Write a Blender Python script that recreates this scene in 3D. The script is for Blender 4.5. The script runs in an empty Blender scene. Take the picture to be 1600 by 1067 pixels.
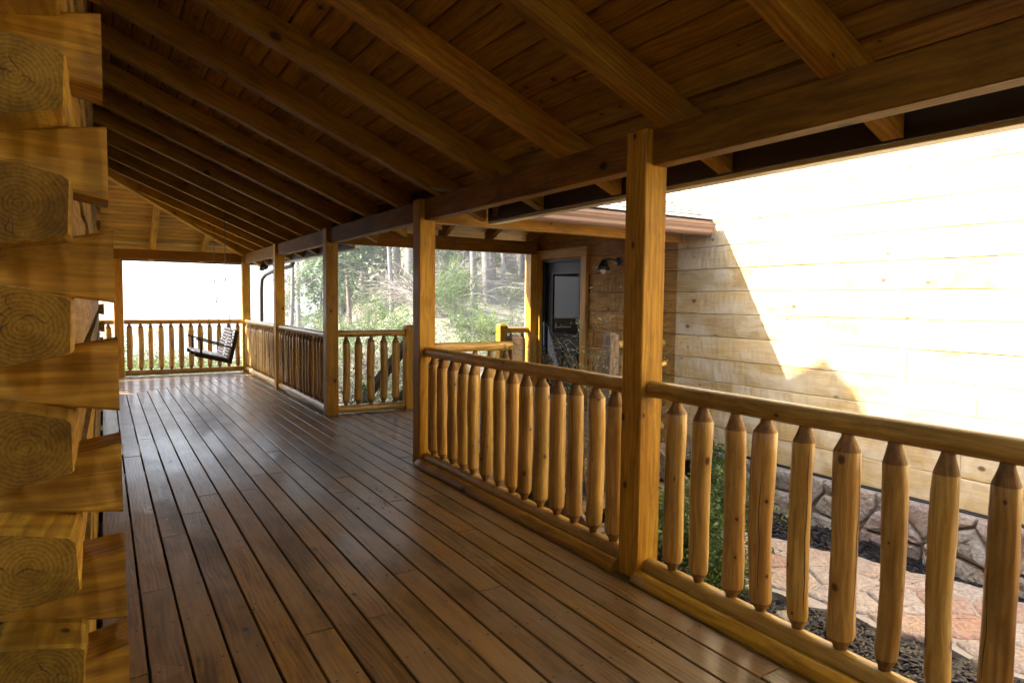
import bpy, bmesh, math, random
from mathutils import Matrix, Vector, noise as mnoise
random.seed(7)
R = random.Random(11)
S = bpy.context.scene
COL = S.collection
# ------------------------------------------------------------------ camera
cam_d = bpy.data.cameras.new('camera'); cam = bpy.data.objects.new('camera', cam_d); COL.objects.link(cam)
yaw, pitch, roll = 0.5512, -0.0600, 0.0107
cyw, syw, cpt, spt = math.cos(yaw), math.sin(yaw), math.cos(pitch), math.sin(pitch)
f = Vector((syw*cpt, cyw*cpt, spt)); r = Vector((cyw, -syw, 0)); u = r.cross(f)
r2 = r*math.cos(roll)+u*math.sin(roll); u2 = -r*math.sin(roll)+u*math.cos(roll)
m = Matrix((r2, u2, -f)).transposed().to_4x4(); m.translation = Vector((0, 0, 1.4458))
cam.matrix_world = m
cam_d.sensor_width = 36; cam_d.lens = 1038.67/1600*36
cam_d.clip_start = 0.05; cam_d.clip_end = 12000
S.camera = cam
# ------------------------------------------------------------------ world and sun
SUNDIR = Vector((1.30, -0.55, -1.0)).normalized()          # travel direction of the light
el = math.asin(-SUNDIR.z); rot = math.atan2(-SUNDIR.x, -SUNDIR.y)
w = bpy.data.worlds.new('World'); S.world = w; w.use_nodes = True
nt = w.node_tree; bg = nt.nodes['Background']
sky = nt.nodes.new('ShaderNodeTexSky'); sky.sky_type = 'NISHITA'; sky.sun_disc = False
sky.sun_elevation = el; sky.sun_rotation = rot % (2*math.pi); sky.air_density = 1.0; sky.dust_density = 3.0; sky.ozone_density = 1.0
nt.links.new(sky.outputs[0], bg.inputs[0]); bg.inputs[1].default_value = 0.15
sd = bpy.data.lights.new('sun', 'SUN'); sd.energy = 5.0; sd.angle = math.radians(0.5); sd.color = (1, 0.95, 0.87)
sun = bpy.data.objects.new('sun', sd); COL.objects.link(sun)
sun.rotation_euler = SUNDIR.to_track_quat('-Z', 'Y').to_euler()
S.view_settings.view_transform = 'Standard'; S.view_settings.look = 'None'
S.view_settings.gamma = 1; S.view_settings.use_curve_mapping = False
S.view_settings.exposure = 2.6
S.cycles.caustics_reflective = False; S.cycles.caustics_refractive = False
# ------------------------------------------------------------------ materials
MATS = {}
class NB:
    def __init__(s, name):
        s.m = bpy.data.materials.new(name); s.m.use_nodes = True; s.t = s.m.node_tree
        s.b = s.t.nodes['Principled BSDF']; s.out = s.t.nodes['Material Output']; MATS[name] = s.m
    def n(s, typ, **kw):
        o = s.t.nodes.new('ShaderNode'+typ)
        for k, v in kw.items():
            if k.startswith('i_'):
                k = k[2:]; k = int(k) if k.isdigit() else k
                o.inputs[k].default_value = v
            else: setattr(o, k, v)
        return o
    def l(s, a, b): s.t.links.new(a, b)
    def math(s, op, a, b=None, c=None, clamp=False):
        o = s.n('Math', operation=op, use_clamp=clamp)
        for i, x in enumerate((a, b, c)):
            if x is None: continue
            if isinstance(x, (int, float)): o.inputs[i].default_value = x
            else: s.l(x, o.inputs[i])
        return o.outputs[0]
    def mix(s, fac, a, b, blend='MIX'):
        o = s.n('Mix', data_type='RGBA', blend_type=blend)
        for sock, x in ((o.inputs[0], fac), (o.inputs[6], a), (o.inputs[7], b)):
            if isinstance(x, (int, float)): sock.default_value = x
            elif isinstance(x, tuple): sock.default_value = x+(1,) if len(x) == 3 else x
            else: s.l(x, sock)
        return o.outputs[2]
    def ramp(s, fac, stops):
        o = s.n('ValToRGB'); e = o.color_ramp.elements
        while len(e) < len(stops): e.new(0.5)
        for el_, (p, c) in zip(e, stops): el_.position = p; el_.color = (c if isinstance(c, tuple) else (c, c, c))[:3]+(1,)
        s.l(fac, o.inputs[0]); return o.outputs[0]
    def noise(s, vec, scale, detail=4, rough=.55, dist=0):
        o = s.n('TexNoise'); o.inputs['Scale'].default_value = scale; o.inputs['Detail'].default_value = detail
        o.inputs['Roughness'].default_value = rough; o.inputs['Distortion'].default_value = dist
        if vec is not None: s.l(vec, o.inputs['Vector'])
        return o.outputs[0]
    def bump(s, h, strength, dist=.01, nrm=None):
        o = s.n('Bump'); o.inputs['Strength'].default_value = strength; o.inputs['Distance'].default_value = dist
        s.l(h, o.inputs['Height'])
        if nrm is not None: s.l(nrm, o.inputs['Normal'])
        return o.outputs[0]
def objco(nb, spread=40.0):
    tc = nb.n('TexCoord'); oi = nb.n('ObjectInfo')
    a = nb.n('VectorMath', operation='SCALE'); cmb = nb.n('CombineXYZ')
    nb.l(oi.outputs['Random'], cmb.inputs[0])
    nb.l(nb.math('FRACT', nb.math('MULTIPLY', oi.outputs['Random'], 17.3)), cmb.inputs[1])
    nb.l(nb.math('FRACT', nb.math('MULTIPLY', oi.outputs['Random'], 57.1)), cmb.inputs[2])
    nb.l(cmb.outputs[0], a.inputs[0]); a.inputs[3].default_value = spread
    b = nb.n('VectorMath', operation='ADD'); nb.l(tc.outputs['Object'], b.inputs[0]); nb.l(a.outputs[0], b.inputs[1])
    return b.outputs[0], oi.outputs['Random']
def vscale(nb, v, sx, sy, sz):
    o = nb.n('VectorMath', operation='MULTIPLY'); nb.l(v, o.inputs[0]); o.inputs[1].default_value = (sx, sy, sz); return o.outputs[0]
def wood(name, light, dark, knot=(.03, .012, .004), rough=.5, rvar=.15, spec=.4, kden=.55, bump=.25, weather=None, wamt=0, hewn=False, endgrain=False, knotscale=3.2, coat=0, var=.35, blot=.85):
    nb = NB(name); v, rnd = objco(nb)
    # warp
    wv = nb.n('TexNoise'); wv.inputs['Scale'].default_value = 1.3; wv.inputs['Detail'].default_value = 2; nb.l(v, wv.inputs['Vector'])
    ws = nb.n('VectorMath', operation='SCALE'); nb.l(wv.outputs['Color'], ws.inputs[0]); ws.inputs[3].default_value = .09
    va = nb.n('VectorMath', operation='ADD'); nb.l(v, va.inputs[0]); nb.l(ws.outputs[0], va.inputs[1]); v2 = va.outputs[0]
    # knots
    tcn = nb.n('TexCoord'); sn_ = nb.n('SeparateXYZ'); nb.l(tcn.outputs['Normal'], sn_.inputs[0]); sv = nb.n('SeparateXYZ'); nb.l(v, sv.inputs[0])
    selz = nb.math('GREATER_THAN', nb.math('ABSOLUTE', sn_.outputs[2]), nb.math('ABSOLUTE', sn_.outputs[1]))
    ky = nb.math('ADD', nb.math('MULTIPLY', sv.outputs[1], selz), nb.math('MULTIPLY', nb.math('ADD', sv.outputs[2], 5.3), nb.math('SUBTRACT', 1, selz)))
    kc = nb.n('CombineXYZ'); nb.l(nb.math('MULTIPLY', sv.outputs[0], .85), kc.inputs[0]); nb.l(nb.math('MULTIPLY', ky, 1.25), kc.inputs[1])
    kv = nb.n('TexVoronoi', voronoi_dimensions='2D'); kv.inputs['Scale'].default_value = knotscale; nb.l(kc.outputs[0], kv.inputs['Vector'])
    kd = nb.math('ADD', kv.outputs['Distance'], nb.math('MULTIPLY_ADD', nb.noise(v, 28, 3), .036, -.018)); sep = nb.n('SeparateColor'); nb.l(kv.outputs['Color'], sep.inputs[0])
    on = nb.math('LESS_THAN', sep.outputs[0], kden)
    rad = nb.math('MULTIPLY_ADD', nb.math('POWER', sep.outputs[1], 2.0), .075, .022)
    kn = nb.math('MULTIPLY', nb.math('SUBTRACT', 1, nb.math('DIVIDE', kd, rad), clamp=True), on)
    kmask = nb.math('MULTIPLY', nb.math('MULTIPLY', kn, 2.0, clamp=True), .88)
    halo = nb.math('MULTIPLY', nb.math('SUBTRACT', 1, nb.math('DIVIDE', kd, nb.math('MULTIPLY', rad, 3.2)), clamp=True), on)
    # cathedral rings
    if endgrain:
        wr = nb.n('TexWave', wave_type='RINGS', rings_direction='X'); wr.inputs['Scale'].default_value = 38
        wr.inputs['Distortion'].default_value = 2.5; wr.inputs['Detail'].default_value = 3; wr.inputs['Detail Scale'].default_value = 1.5
        tc = nb.n('TexCoord'); nb.l(tc.outputs['Object'], wr.inputs['Vector'])
        fine = nb.noise(v, 130, 3)
        g = nb.math('MULTIPLY_ADD', fine, .30, nb.math('MULTIPLY_ADD', nb.noise(v, 14, 4), .42, nb.math('MULTIPLY_ADD', wr.outputs['Fac'], .085, .10)))
    else:
        wr = nb.n('TexWave', wave_type='RINGS', rings_direction='X'); wr.inputs['Scale'].default_value = 9
        wr.inputs['Distortion'].default_value = 3.0; wr.inputs['Detail'].default_value = 2; wr.inputs['Detail Scale'].default_value = .8
        nb.l(vscale(nb, v2, .35, 1.6, 1.6), wr.inputs['Vector'])
        n1 = nb.noise(vscale(nb, v2, 1.0, 26, 26), 2.2, 5, .6)
        n2 = nb.noise(vscale(nb, v2, .6, 5, 5), 1.6, 4, .6)
        g = nb.math('MULTIPLY_ADD', n1, .62, nb.math('MULTIPLY_ADD', wr.outputs['Fac'], .085, nb.math('MULTIPLY', n2, .34)))
    g = nb.math('SUBTRACT', g, nb.math('MULTIPLY', nb.math('SINE', nb.math('MULTIPLY', kd, 260)), nb.math('MULTIPLY', halo, .10)))
    g = nb.math('SUBTRACT', g, nb.math('MULTIPLY', halo, .10))
    col = nb.ramp(g, ((.40, dark), (.62, light)))
    st = nb.noise(vscale(nb, v2, 1.6, 70, 70), 1.6, 3, .6)
    col = nb.mix(nb.math('MULTIPLY', nb.ramp(st, ((.54, 0.), (.66, 1.))), .0 if endgrain else .55), col, tuple(c*.75 for c in dark))
    # object variation
    vv = nb.math('MULTIPLY_ADD', rnd, var, 1-var/2)
    hs = nb.n('HueSaturation'); nb.l(col, hs.inputs['Color']); nb.l(vv, hs.inputs['Value'])
    nb.l(nb.math('MULTIPLY_ADD', nb.math('FRACT', nb.math('MULTIPLY', rnd, 31.7)), .012, .495), hs.inputs['Hue'])
    col = hs.outputs[0]
    # blotches / dirt
    bl = nb.noise(vscale(nb, v, .8, 2.4, 2.4), 2.2, 6, .7)
    col = nb.mix(nb.ramp(bl, ((.50, 0.), (.72, blot))), col, tuple(c*.45 for c in dark))
    if weather:
        wn = nb.noise(vscale(nb, v, 1.2, 3, 3), 1.1, 5, .6, .5)
        col = nb.mix(nb.math('MULTIPLY', nb.ramp(wn, ((.42, 0.), (.60, 1.))), wamt), col, weather)
    col = nb.mix(kmask, col, knot)
    nb.l(col, nb.b.inputs['Base Color'])
    rn = nb.noise(v, 3.5, 4)
    nb.l(nb.math('MULTIPLY_ADD', rn, rvar*2, rough-rvar), nb.b.inputs['Roughness'])
    nb.b.inputs['Specular IOR Level'].default_value = spec
    nb.b.inputs['Coat Weight'].default_value = coat; nb.l(nb.math('MULTIPLY_ADD', nb.noise(v, 1.1, 3), .62, -.16, clamp=True), nb.b.inputs['Coat Roughness'])
    nrm = nb.bump(nb.math('MULTIPLY_ADD', kmask, -.6, g), bump, .004)
    if hewn:
        hv = vscale(nb, v2, 17, 6, 6)
        h1 = nb.n('TexVoronoi', feature='SMOOTH_F1'); h1.inputs['Scale'].default_value = 1; h1.inputs['Smoothness'].default_value = .35; nb.l(hv, h1.inputs['Vector'])
        nrm = nb.bump(h1.outputs['Distance'], hewn, .03, nrm)
    nb.l(nrm, nb.b.inputs['Normal'])
    if coat: nb.l(nrm, nb.b.inputs['Coat Normal'])
    return nb.m
HONEY, HDARK = (.56, .305, .030), (.34, .160, .013)
wood('post_wood', HONEY, HDARK, spec=.25, rough=.5, knotscale=2.4, coat=.0)
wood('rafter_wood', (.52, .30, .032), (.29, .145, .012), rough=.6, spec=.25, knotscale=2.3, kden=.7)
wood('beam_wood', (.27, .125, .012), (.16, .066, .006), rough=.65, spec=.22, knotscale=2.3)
wood('ceiling_wood', (.46, .275, .030), (.25, .128, .012), rough=.55, kden=.7, knotscale=3.6, var=.5)
wood('deck_wood', (.29, .165, .034), (.105, .053, .010), rough=.46, rvar=.14, spec=.42, kden=.34, bump=.6, weather=(.31, .215, .125), wamt=.55, var=.7, coat=.38)
wood('log_wood', (.66, .42, .105), (.40, .21, .038), rough=.42, spec=.5, kden=.8, knotscale=4.4, bump=.4, coat=.3)
wood('hewn_wood', (.56, .335, .040), (.30, .155, .015), rough=.6, kden=.75, knotscale=3.4, hewn=.5, bump=.4)
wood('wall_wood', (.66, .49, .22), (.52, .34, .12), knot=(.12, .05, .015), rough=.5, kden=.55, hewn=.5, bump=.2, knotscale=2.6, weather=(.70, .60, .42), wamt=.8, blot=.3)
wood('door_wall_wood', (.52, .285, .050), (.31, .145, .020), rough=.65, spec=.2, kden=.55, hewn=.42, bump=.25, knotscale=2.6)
wood('end_grain', (.36, .215, .028), (.17, .090, .011), rough=.8, kden=.15, bump=.8, endgrain=True, spec=.2)
wood('cut_cone', (.34, .185, .050), (.17, .085, .022), rough=.6, kden=0)
wood('weathered_wood', (.42, .31, .20), (.24, .16, .095), rough=.65, kden=.4)
wood('dark_wood', (.06, .030, .014), (.03, .014, .007), rough=.6)
wood('swing_wood', (.62, .58, .54), (.42, .38, .34), rough=.3, kden=.1, spec=.5)
wood('swing_dark', (.045, .022, .012), (.02, .010, .006), rough=.5, kden=.1)
def simple(name, col, rough=.5, metal=0, spec=.5, var=0, nscale=0, namt=0, bump=0, coat=0):
    nb = NB(name); v, rnd = objco(nb)
    c = None
    if nscale:
        n = nb.noise(v, nscale, 5); c = nb.mix(n, tuple(x*(1-namt) for x in col), tuple(min(1, x*(1+namt)) for x in col))
        if bump: nb.l(nb.bump(n, bump, .01), nb.b.inputs['Normal'])
    if var:
        hs = nb.n('HueSaturation'); 
        if c is None: hs.inputs['Color'].default_value = col+(1,)
        else: nb.l(c, hs.inputs['Color'])
        nb.l(nb.math('MULTIPLY_ADD', rnd, var, 1-var/2), hs.inputs['Value']); c = hs.outputs[0]
    if c is None: nb.b.inputs['Base Color'].default_value = col+(1,)
    else: nb.l(c, nb.b.inputs['Base Color'])
    nb.b.inputs['Roughness'].default_value = rough; nb.b.inputs['Metallic'].default_value = metal
    nb.b.inputs['Specular IOR Level'].default_value = spec; nb.b.inputs['Coat Weight'].default_value = coat
    return nb.m
simple('dark_fascia', (.028, .020, .017), .6)
simple('gutter_brown', (.25, .16, .14), .35, nscale=3, namt=.12)
simple('gutter_dark', (.035, .026, .024), .35)
simple('drip_metal', (.62, .60, .57), .4, nscale=4, namt=.1)
simple('black_metal', (.012, .012, .014), .38, nscale=8, namt=.3)
simple('door_paint', (.012, .013, .018), .45, spec=.25, nscale=6, namt=.2)
simple('bulb_glass', (.75, .75, .70), .15)
simple('shingle_grey', (.36, .37, .36), .9, var=.5, nscale=60, namt=.4, bump=.5)
simple('screw_steel', (.02, .014, .01), .5)
simple('wire_steel', (.10, .10, .10), .45, metal=.5)
simple('mortar', (.46, .41, .35), .9, nscale=25, namt=.25, bump=.8)
simple('mulch_base', (.009, .007, .006), .95, nscale=30, namt=.5, bump=1)
simple('mulch_chip', (.015, .011, .010), .42, nscale=12, namt=.7)
simple('interior_dark', (.05, .03, .015), .8)
nb = NB('pane'); nb.b.inputs['Base Color'].default_value = (.012, .012, .012, 1); nb.b.inputs['Roughness'].default_value = .02
nb.b.inputs['Specular IOR Level'].default_value = .10; nb.b.inputs['Coat Weight'].default_value = 0; nb.b.inputs['Coat Roughness'].default_value = .01
def stone(name, cols, rough=.75):
    nb = NB(name); v, rnd = objco(nb)
    base = nb.ramp(rnd, tuple((i/(len(cols)-1), c) for i, c in enumerate(cols)))
    n = nb.noise(v, 7, 6, .6, .6); n2 = nb.noise(v, 38, 5)
    c = nb.mix(nb.ramp(n, ((.42, 0.), (.62, .5))), base, (.46, .41, .35))
    c = nb.mix(nb.ramp(n2, ((.35, .5), (.6, 0.))), c, (.13, .10, .08))
    nb.l(c, nb.b.inputs['Base Color']); nb.b.inputs['Roughness'].default_value = rough
    h = nb.math('MULTIPLY_ADD', n2, .5, n); nb.l(nb.bump(h, 1.0, .035), nb.b.inputs['Normal'])
stone('wall_stone', ((.30, .26, .21), (.44, .37, .27), (.34, .22, .17), (.36, .33, .27), (.52, .36, .24)))
stone('flag_stone', ((.60, .46, .37), (.66, .55, .46), (.58, .33, .23), (.62, .53, .44), (.66, .42, .28), (.58, .50, .45)))
def leafm(name, col, col2, tr=.35):
    nb = NB(name); v, rnd = objco(nb); g = nb.n('NewGeometry')
    wn = nb.n('TexWhiteNoise', noise_dimensions='3D')
    sn = nb.n('VectorMath', operation='SNAP'); nb.l(v, sn.inputs[0]); sn.inputs[1].default_value = (.12, .12, .12); nb.l(sn.outputs[0], wn.inputs['Vector'])
    c = nb.mix(wn.outputs['Value'], col, col2)
    nb.l(c, nb.b.inputs['Base Color']); nb.b.inputs['Roughness'].default_value = .45
    t = nb.n('BsdfTranslucent'); nb.l(nb.mix(.5, c, tuple(min(1, x*1.3) for x in col2)), t.inputs[0])
    ms = nb.n('MixShader'); ms.inputs[0].default_value = tr; nb.l(nb.b.outputs[0], ms.inputs[1]); nb.l(t.outputs[0], ms.inputs[2]); nb.l(ms.outputs[0], nb.out.inputs[0])
leafm('leaf_green', (.05, .11, .02), (.13, .21, .04))
leafm('leaf_lime', (.10, .16, .025), (.21, .28, .055))
leafm('leaf_pale', (.10, .13, .05), (.18, .20, .10))
leafm('leaf_red', (.18, .05, .03), (.30, .12, .05))
leafm('needle_green', (.08, .14, .055), (.17, .24, .10))
simple('bark', (.17, .135, .11), .9, nscale=9, namt=.5, bump=1, var=.4)
simple('bark_pale', (.20, .175, .155), .85, nscale=12, namt=.35, bump=.6, var=.5)
simple('twig', (.24, .21, .18), .8, var=.4)
simple('twig_dark', (.10, .06, .04), .8)
nb = NB('forest_floor'); tc = nb.n('TexCoord'); v = tc.outputs['Object']
n = nb.noise(v, .35, 8, .65); n2 = nb.noise(v, 3.5, 6, .7)
c = nb.mix(nb.ramp(n, ((.40, 0.), (.6, 1.))), (.26, .215, .17), (.17, .19, .09)); c = nb.mix(nb.ramp(n2, ((.4, 0.), (.65, .7))), c, (.30, .26, .21))
nb.l(c, nb.b.inputs['Base Color']); nb.b.inputs['Roughness'].default_value = .95; nb.l(nb.bump(n2, .8, .2), nb.b.inputs['Normal'])
nb = NB('far_hills'); tc = nb.n('TexCoord'); n = nb.noise(tc.outputs['Object'], .01, 8, .7)
nb.l(nb.mix(n, (.05, .07, .03), (.12, .10, .06)), nb.b.inputs['Base Color']); nb.b.inputs['Roughness'].default_value = 1
M = MATS
# ------------------------------------------------------------------ helpers
WM = {}
def empty(name, loc, label=None, cat=None, group=None, kind=None):
    o = bpy.data.objects.new(name, None); COL.objects.link(o); o.location = loc; o.empty_display_size = .1
    WM[o.name] = Matrix.Translation(Vector(loc)); tag(o, label, cat, group, kind); return o
def tag(o, label=None, cat=None, group=None, kind=None):
    if label: o['label'] = label
    if cat: o['category'] = cat
    if group: o['group'] = group
    if kind: o['kind'] = kind
    return o
def place(o, mat, parent=None):
    WM[o.name] = mat.copy()
    if parent is not None:
        o.parent = parent; pm = WM[parent.name]
        l = pm.inverted() @ mat
    else: l = mat
    o.matrix_local = l
    return o
def mk(name, me, mat, parent=None, matx=None):
    o = bpy.data.objects.new(name, me); COL.objects.link(o)
    if mat is not None and not me.materials:
        for x in (mat if isinstance(mat, (list, tuple)) else [mat]): me.materials.append(M[x])
    return place(o, matx if matx is not None else Matrix.Identity(4), parent)
def mesh(verts, faces, name='mesh', smooth=False, mi=None):
    me = bpy.data.meshes.new(name); me.from_pydata([tuple(v) for v in verts], [], faces); me.update()
    if smooth: me.polygons.foreach_set('use_smooth', [True]*len(me.polygons))
    if mi: me.polygons.foreach_set('material_index', mi)
    return me
def frame(p0, p1, up=(0, 0, 1)):
    p0, p1 = Vector(p0), Vector(p1); x = (p1-p0).normalized(); up = Vector(up)
    y = up.cross(x).normalized(); z = x.cross(y)
    m = Matrix((x, y, z)).transposed().to_4x4(); m.translation = (p0+p1)/2
    return m, (p1-p0).length
BC = {}
def box_mesh(L, w_, h, ch=.004, mat=None):
    """chamfered timber, long axis X"""
    k = (round(L, 3), round(w_, 4), round(h, 4), ch, mat)
    if k in BC: return BC[k]
    a, b = w_/2, h/2
    pts = [(a, b-ch), (a-ch, b), (-a+ch, b), (-a, b-ch), (-a, -b+ch), (-a+ch, -b), (a-ch, -b), (a, -b+ch)]
    V = [(-L/2, y, z) for y, z in pts]+[(L/2, y, z) for y, z in pts]
    F = [(i, (i+1) % 8, 8+(i+1) % 8, 8+i) for i in range(8)]
    F = [tuple(reversed(q)) for q in F]
    F += [tuple(range(8)), tuple(range(15, 7, -1))]
    me = mesh(V, F); me.materials.append(M[mat]) if mat else None
    me.flip_normals() if False else None
    BC[k] = me; return me
def timber(name, p0, p1, w_, h, mat, parent=None, up=(0, 0, 1), ch=.004):
    mt, L = frame(p0, p1, up)
    return mk(name, box_mesh(L, w_, h, ch, mat), mat, parent, mt)
def tube(path, radii, n=6, cap=True):
    V, F = [], []
    prev = None
    for i, p in enumerate(path):
        p = Vector(p)
        d = (Vector(path[min(i+1, len(path)-1)])-Vector(path[max(i-1, 0)])).normalized()
        if prev is None:
            a = d.orthogonal().normalized()
        else:
            a = (prev-d*prev.dot(d)).normalized()
        prev = a; b = d.cross(a)
        rr = radii[i] if isinstance(radii, (list, tuple)) else radii
        for k in range(n):
            t = 2*math.pi*k/n; V.append(p+a*math.cos(t)*rr+b*math.sin(t)*rr)
    for i in range(len(path)-1):
        for k in range(n):
            F.append((i*n+k, i*n+(k+1) % n, (i+1)*n+(k+1) % n, (i+1)*n+k))
    if cap:
        F.append(tuple(range(n-1, -1, -1))); F.append(tuple(range((len(path)-1)*n, len(path)*n)))
    return V, F
def join(parts):
    V, F = [], []
    for v, fa in parts:
        o = len(V); V += v; F += [tuple(i+o for i in q) for q in fa]
    return V, F
def tubeobj(name, path, radii, mat, parent, n=8):
    c = sum((Vector(p) for p in path), Vector())/len(path)
    V, F = tube([Vector(p)-c for p in path], radii, n)
    return mk(name, mesh(V, F, smooth=True), mat, parent, Matrix.Translation(c))
def log_mesh(L, rad, seed, n=14, rag=.10, roundend=.012):
    rr = random.Random(seed); V, F = [], []
    ns = max(6, int(L/.09)); xs = [-L/2, -L/2+roundend] + [-L/2+roundend+(L-2*roundend)*i/ns for i in range(1, ns)]+[L/2-roundend, L/2]
    ph = rr.random()*100
    for i, x in enumerate(xs):
        e = .82 if i in (0, len(xs)-1) else 1
        cy_ = (mnoise.noise(Vector((x*.9, ph, 0))))*.010; cz_ = (mnoise.noise(Vector((x*.9, ph, 9))))*.006
        for k in range(n):
            t = 2*math.pi*k/n
            q = rad*e*(1+rag*.5*mnoise.noise(Vector((x*1.6, math.cos(t)*1.1+ph, math.sin(t)*1.1)))+rag*.35*mnoise.noise(Vector((x*6, math.cos(t)*2+ph, math.sin(t)*2))))
            V.append((x, cy_+q*math.cos(t), cz_+q*math.sin(t)))
    for i in range(len(xs)-1):
        for k in range(n): F.append((i*n+k, (i+1)*n+k, (i+1)*n+(k+1) % n, i*n+(k+1) % n))
    a = len(F)
    F.append(tuple(range(n))); F.append(tuple(range(len(V)-1, len(V)-n-1, -1)))
    me = mesh(V, F); me.polygons.foreach_set('use_smooth', [True]*a+[False]*2)
    return me
def logpiece(name, p0, p1, rad, parent, seed, mat='log_wood'):
    mt, L = frame(p0, p1)
    return mk(name, log_mesh(L, rad, seed), mat, parent, mt)
def bal_mesh(seed, H=.865, rad=.047):
    """pointed log baluster, long axis X, base at -H/2; cones get the cut-end material"""
    rr = random.Random(seed); n = 12; ph = rr.random()*50
    rad *= rr.uniform(.90, 1.08); cl = rr.uniform(.066, .095)
    prof = [(-H/2, .022, 1), (-H/2+.022, .025, 1), (-H/2+.055, 1.0*rad*.93, 1), (-H/2+.075, rad, 0)]
    for i in range(1, 9): prof.append((-H/2+.075+(H-.155)*i/9, rad, 0))
    prof += [(H/2-cl, rad*.98, 1), (H/2-.028, .025, 1), (H/2, .020, 1)]
    V, F, mi = [], [], []
    bend = rr.uniform(-.010, .010); bend2 = rr.uniform(-.009, .009)
    for x, q, _ in prof:
        s = math.cos(x/H*math.pi)
        for k in range(n):
            t = 2*math.pi*k/n
            qq = q*(1+.17*mnoise.noise(Vector((x*3, math.cos(t)+ph, math.sin(t))))+.05*mnoise.noise(Vector((x*11, 2*math.cos(t)+ph, 2*math.sin(t)))))
            V.append((x, bend*s+qq*math.cos(t), bend2*s+qq*math.sin(t)))
    for i in range(len(prof)-1):
        for k in range(n):
            F.append((i*n+k, (i+1)*n+k, (i+1)*n+(k+1) % n, i*n+(k+1) % n)); mi.append(1 if (prof[i][2] and prof[i+1][2]) else 0)
    F.append(tuple(range(n))); F.append(tuple(range(len(V)-1, len(V)-n-1, -1))); mi += [1, 1]
    if seed % 2 == 0:
        for t0 in ((.4, 2.6, 4.6) if seed % 4 == 0 else (1.2, 3.9)):
            lo, hi = (3, 12) if rr.random() < .5 else (rr.randint(3, 6), rr.randint(9, 12)); o = len(V); cnt = 0; prev_ = None
            for i in range(lo, hi+1):
                k0 = int(t0/(2*math.pi)*n); fr_ = t0/(2*math.pi)*n-k0+.12*math.sin(i*1.7+ph)
                a_, b_ = Vector(V[i*n+k0 % n]), Vector(V[i*n+(k0+1) % n]); p_ = a_.lerp(b_, min(.9, max(.1, fr_))); nd_ = Vector((0, p_.y, p_.z)).normalized()
                tg = (b_-a_).normalized(); hw = .0016 if lo < i < hi else .0003; p_ = p_+nd_*.0008
                V.append(tuple(p_-tg*hw)); V.append(tuple(p_+tg*hw)); cnt += 1
            for q_ in range(cnt-1): F.append((o+2*q_, o+2*q_+2, o+2*q_+3, o+2*q_+1)); mi.append(2)
    me = mesh(V, F, smooth=True, mi=mi)
    me.materials.append(M['log_wood']); me.materials.append(M['cut_cone']); me.materials.append(M['interior_dark'])
    return me
BALS = [bal_mesh(s) for s in range(18)]
def prism(name, poly, z0, z1, mat, parent=None, ang=0.0, ch=.003):
    """extrude a CCW xy polygon; object's local X along angle ang; top edge chamfered"""
    c = Vector((sum(p[0] for p in poly)/len(poly), sum(p[1] for p in poly)/len(poly), (z0+z1)/2))
    ca, sa = math.cos(-ang), math.sin(-ang)
    lp = [Vector(((p[0]-c.x)*ca-(p[1]-c.y)*sa, (p[0]-c.x)*sa+(p[1]-c.y)*ca)) for p in poly]
    n = len(lp); h = (z1-z0)/2
    ins = []
    for i in range(n):
        a, b, d = lp[i-1], lp[i], lp[(i+1) % n]
        n1 = Vector((-(b-a).y, (b-a).x)).normalized(); n2 = Vector((-(d-b).y, (d-b).x)).normalized()
        nn = n1+n2; k = ch/max(.3, (nn.length/2)**1) ; ins.append(b+nn.normalized()*k)
    V = [(p.x, p.y, -h) for p in lp]+[(p.x, p.y, h-ch) for p in lp]+[(p.x, p.y, h) for p in ins]
    F = [tuple(range(n-1, -1, -1)), tuple(range(2*n, 3*n))]
    for i in range(n):
        j = (i+1) % n; F.append((i, j, n+j, n+i)); F.append((n+i, n+j, 2*n+j, 2*n+i))
    mt = Matrix.Rotation(ang, 4, 'Z'); mt.translation = c
    return mk(name, mesh(V, F), mat, parent, mt)
# ------------------------------------------------------------------ layout constants
XR = 2.34; PW = .15; ZB, ZBT = 2.14, 2.32
YP = [-.30, 2.54, 5.345, 8.18, 11.02, 13.95]
SL = .42
def zrb(x): return ZBT+SL*(2.38-x)            # underside of a rafter of the main roof
RD = .168                                     # vertical depth of rafters
def zceil(x): return zrb(x)+RD+.004
XW = 5.5
# ------------------------------------------------------------------ ground / hillside
def smooth(a, b, x):
    t = max(0, min(1, (x-a)/(b-a))); return t*t*(3-2*t)
def gz(x, y):
    base = -.62
    d = max(0, y-9)
    ratio = x/max(y, 1)
    hill = .30*max(0, y-15)*smooth(.22, .50, ratio)
    if y > 60: hill = .30*45*smooth(.22, .5, ratio)+ .12*(min(y, 160)-60)*smooth(.25, .5, ratio)
    fall = -(.11*min(d, 20)+.32*max(0, min(d, 80)-20)+.14*max(0, min(d, 400)-80))*(1-smooth(.16, .36, ratio))
    left = -.25*max(0, -x-9)*(1 if x > -200 else 1)
    left = max(left, -45)
    n = mnoise.noise(Vector((x*.07, y*.07, 0)))*1.4*smooth(12, 30, math.hypot(x, y)) + .18*mnoise.noise(Vector((x*.5, y*.5, 3)))*smooth(9, 14, math.hypot(x, y))
    dip = -.9*smooth(8.6, 11, y)*(1-smooth(5.2, 9, abs(x-1)))
    return base+hill+fall+left+n+dip*0.6
gx = sorted(set([-2400, -1200, -600, -300, -180]+[i*8-120 for i in range(34)]+[i*1.0-10 for i in range(36)]+[200, 300, 600, 1200, 2400]))
gy = sorted(set([-2400, -900, -300, -100, -40, -20]+[i*1.0-6 for i in range(42)]+[40+i*6 for i in range(22)]+[180, 240, 300, 420, 600, 900, 1500, 2400]))
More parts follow.
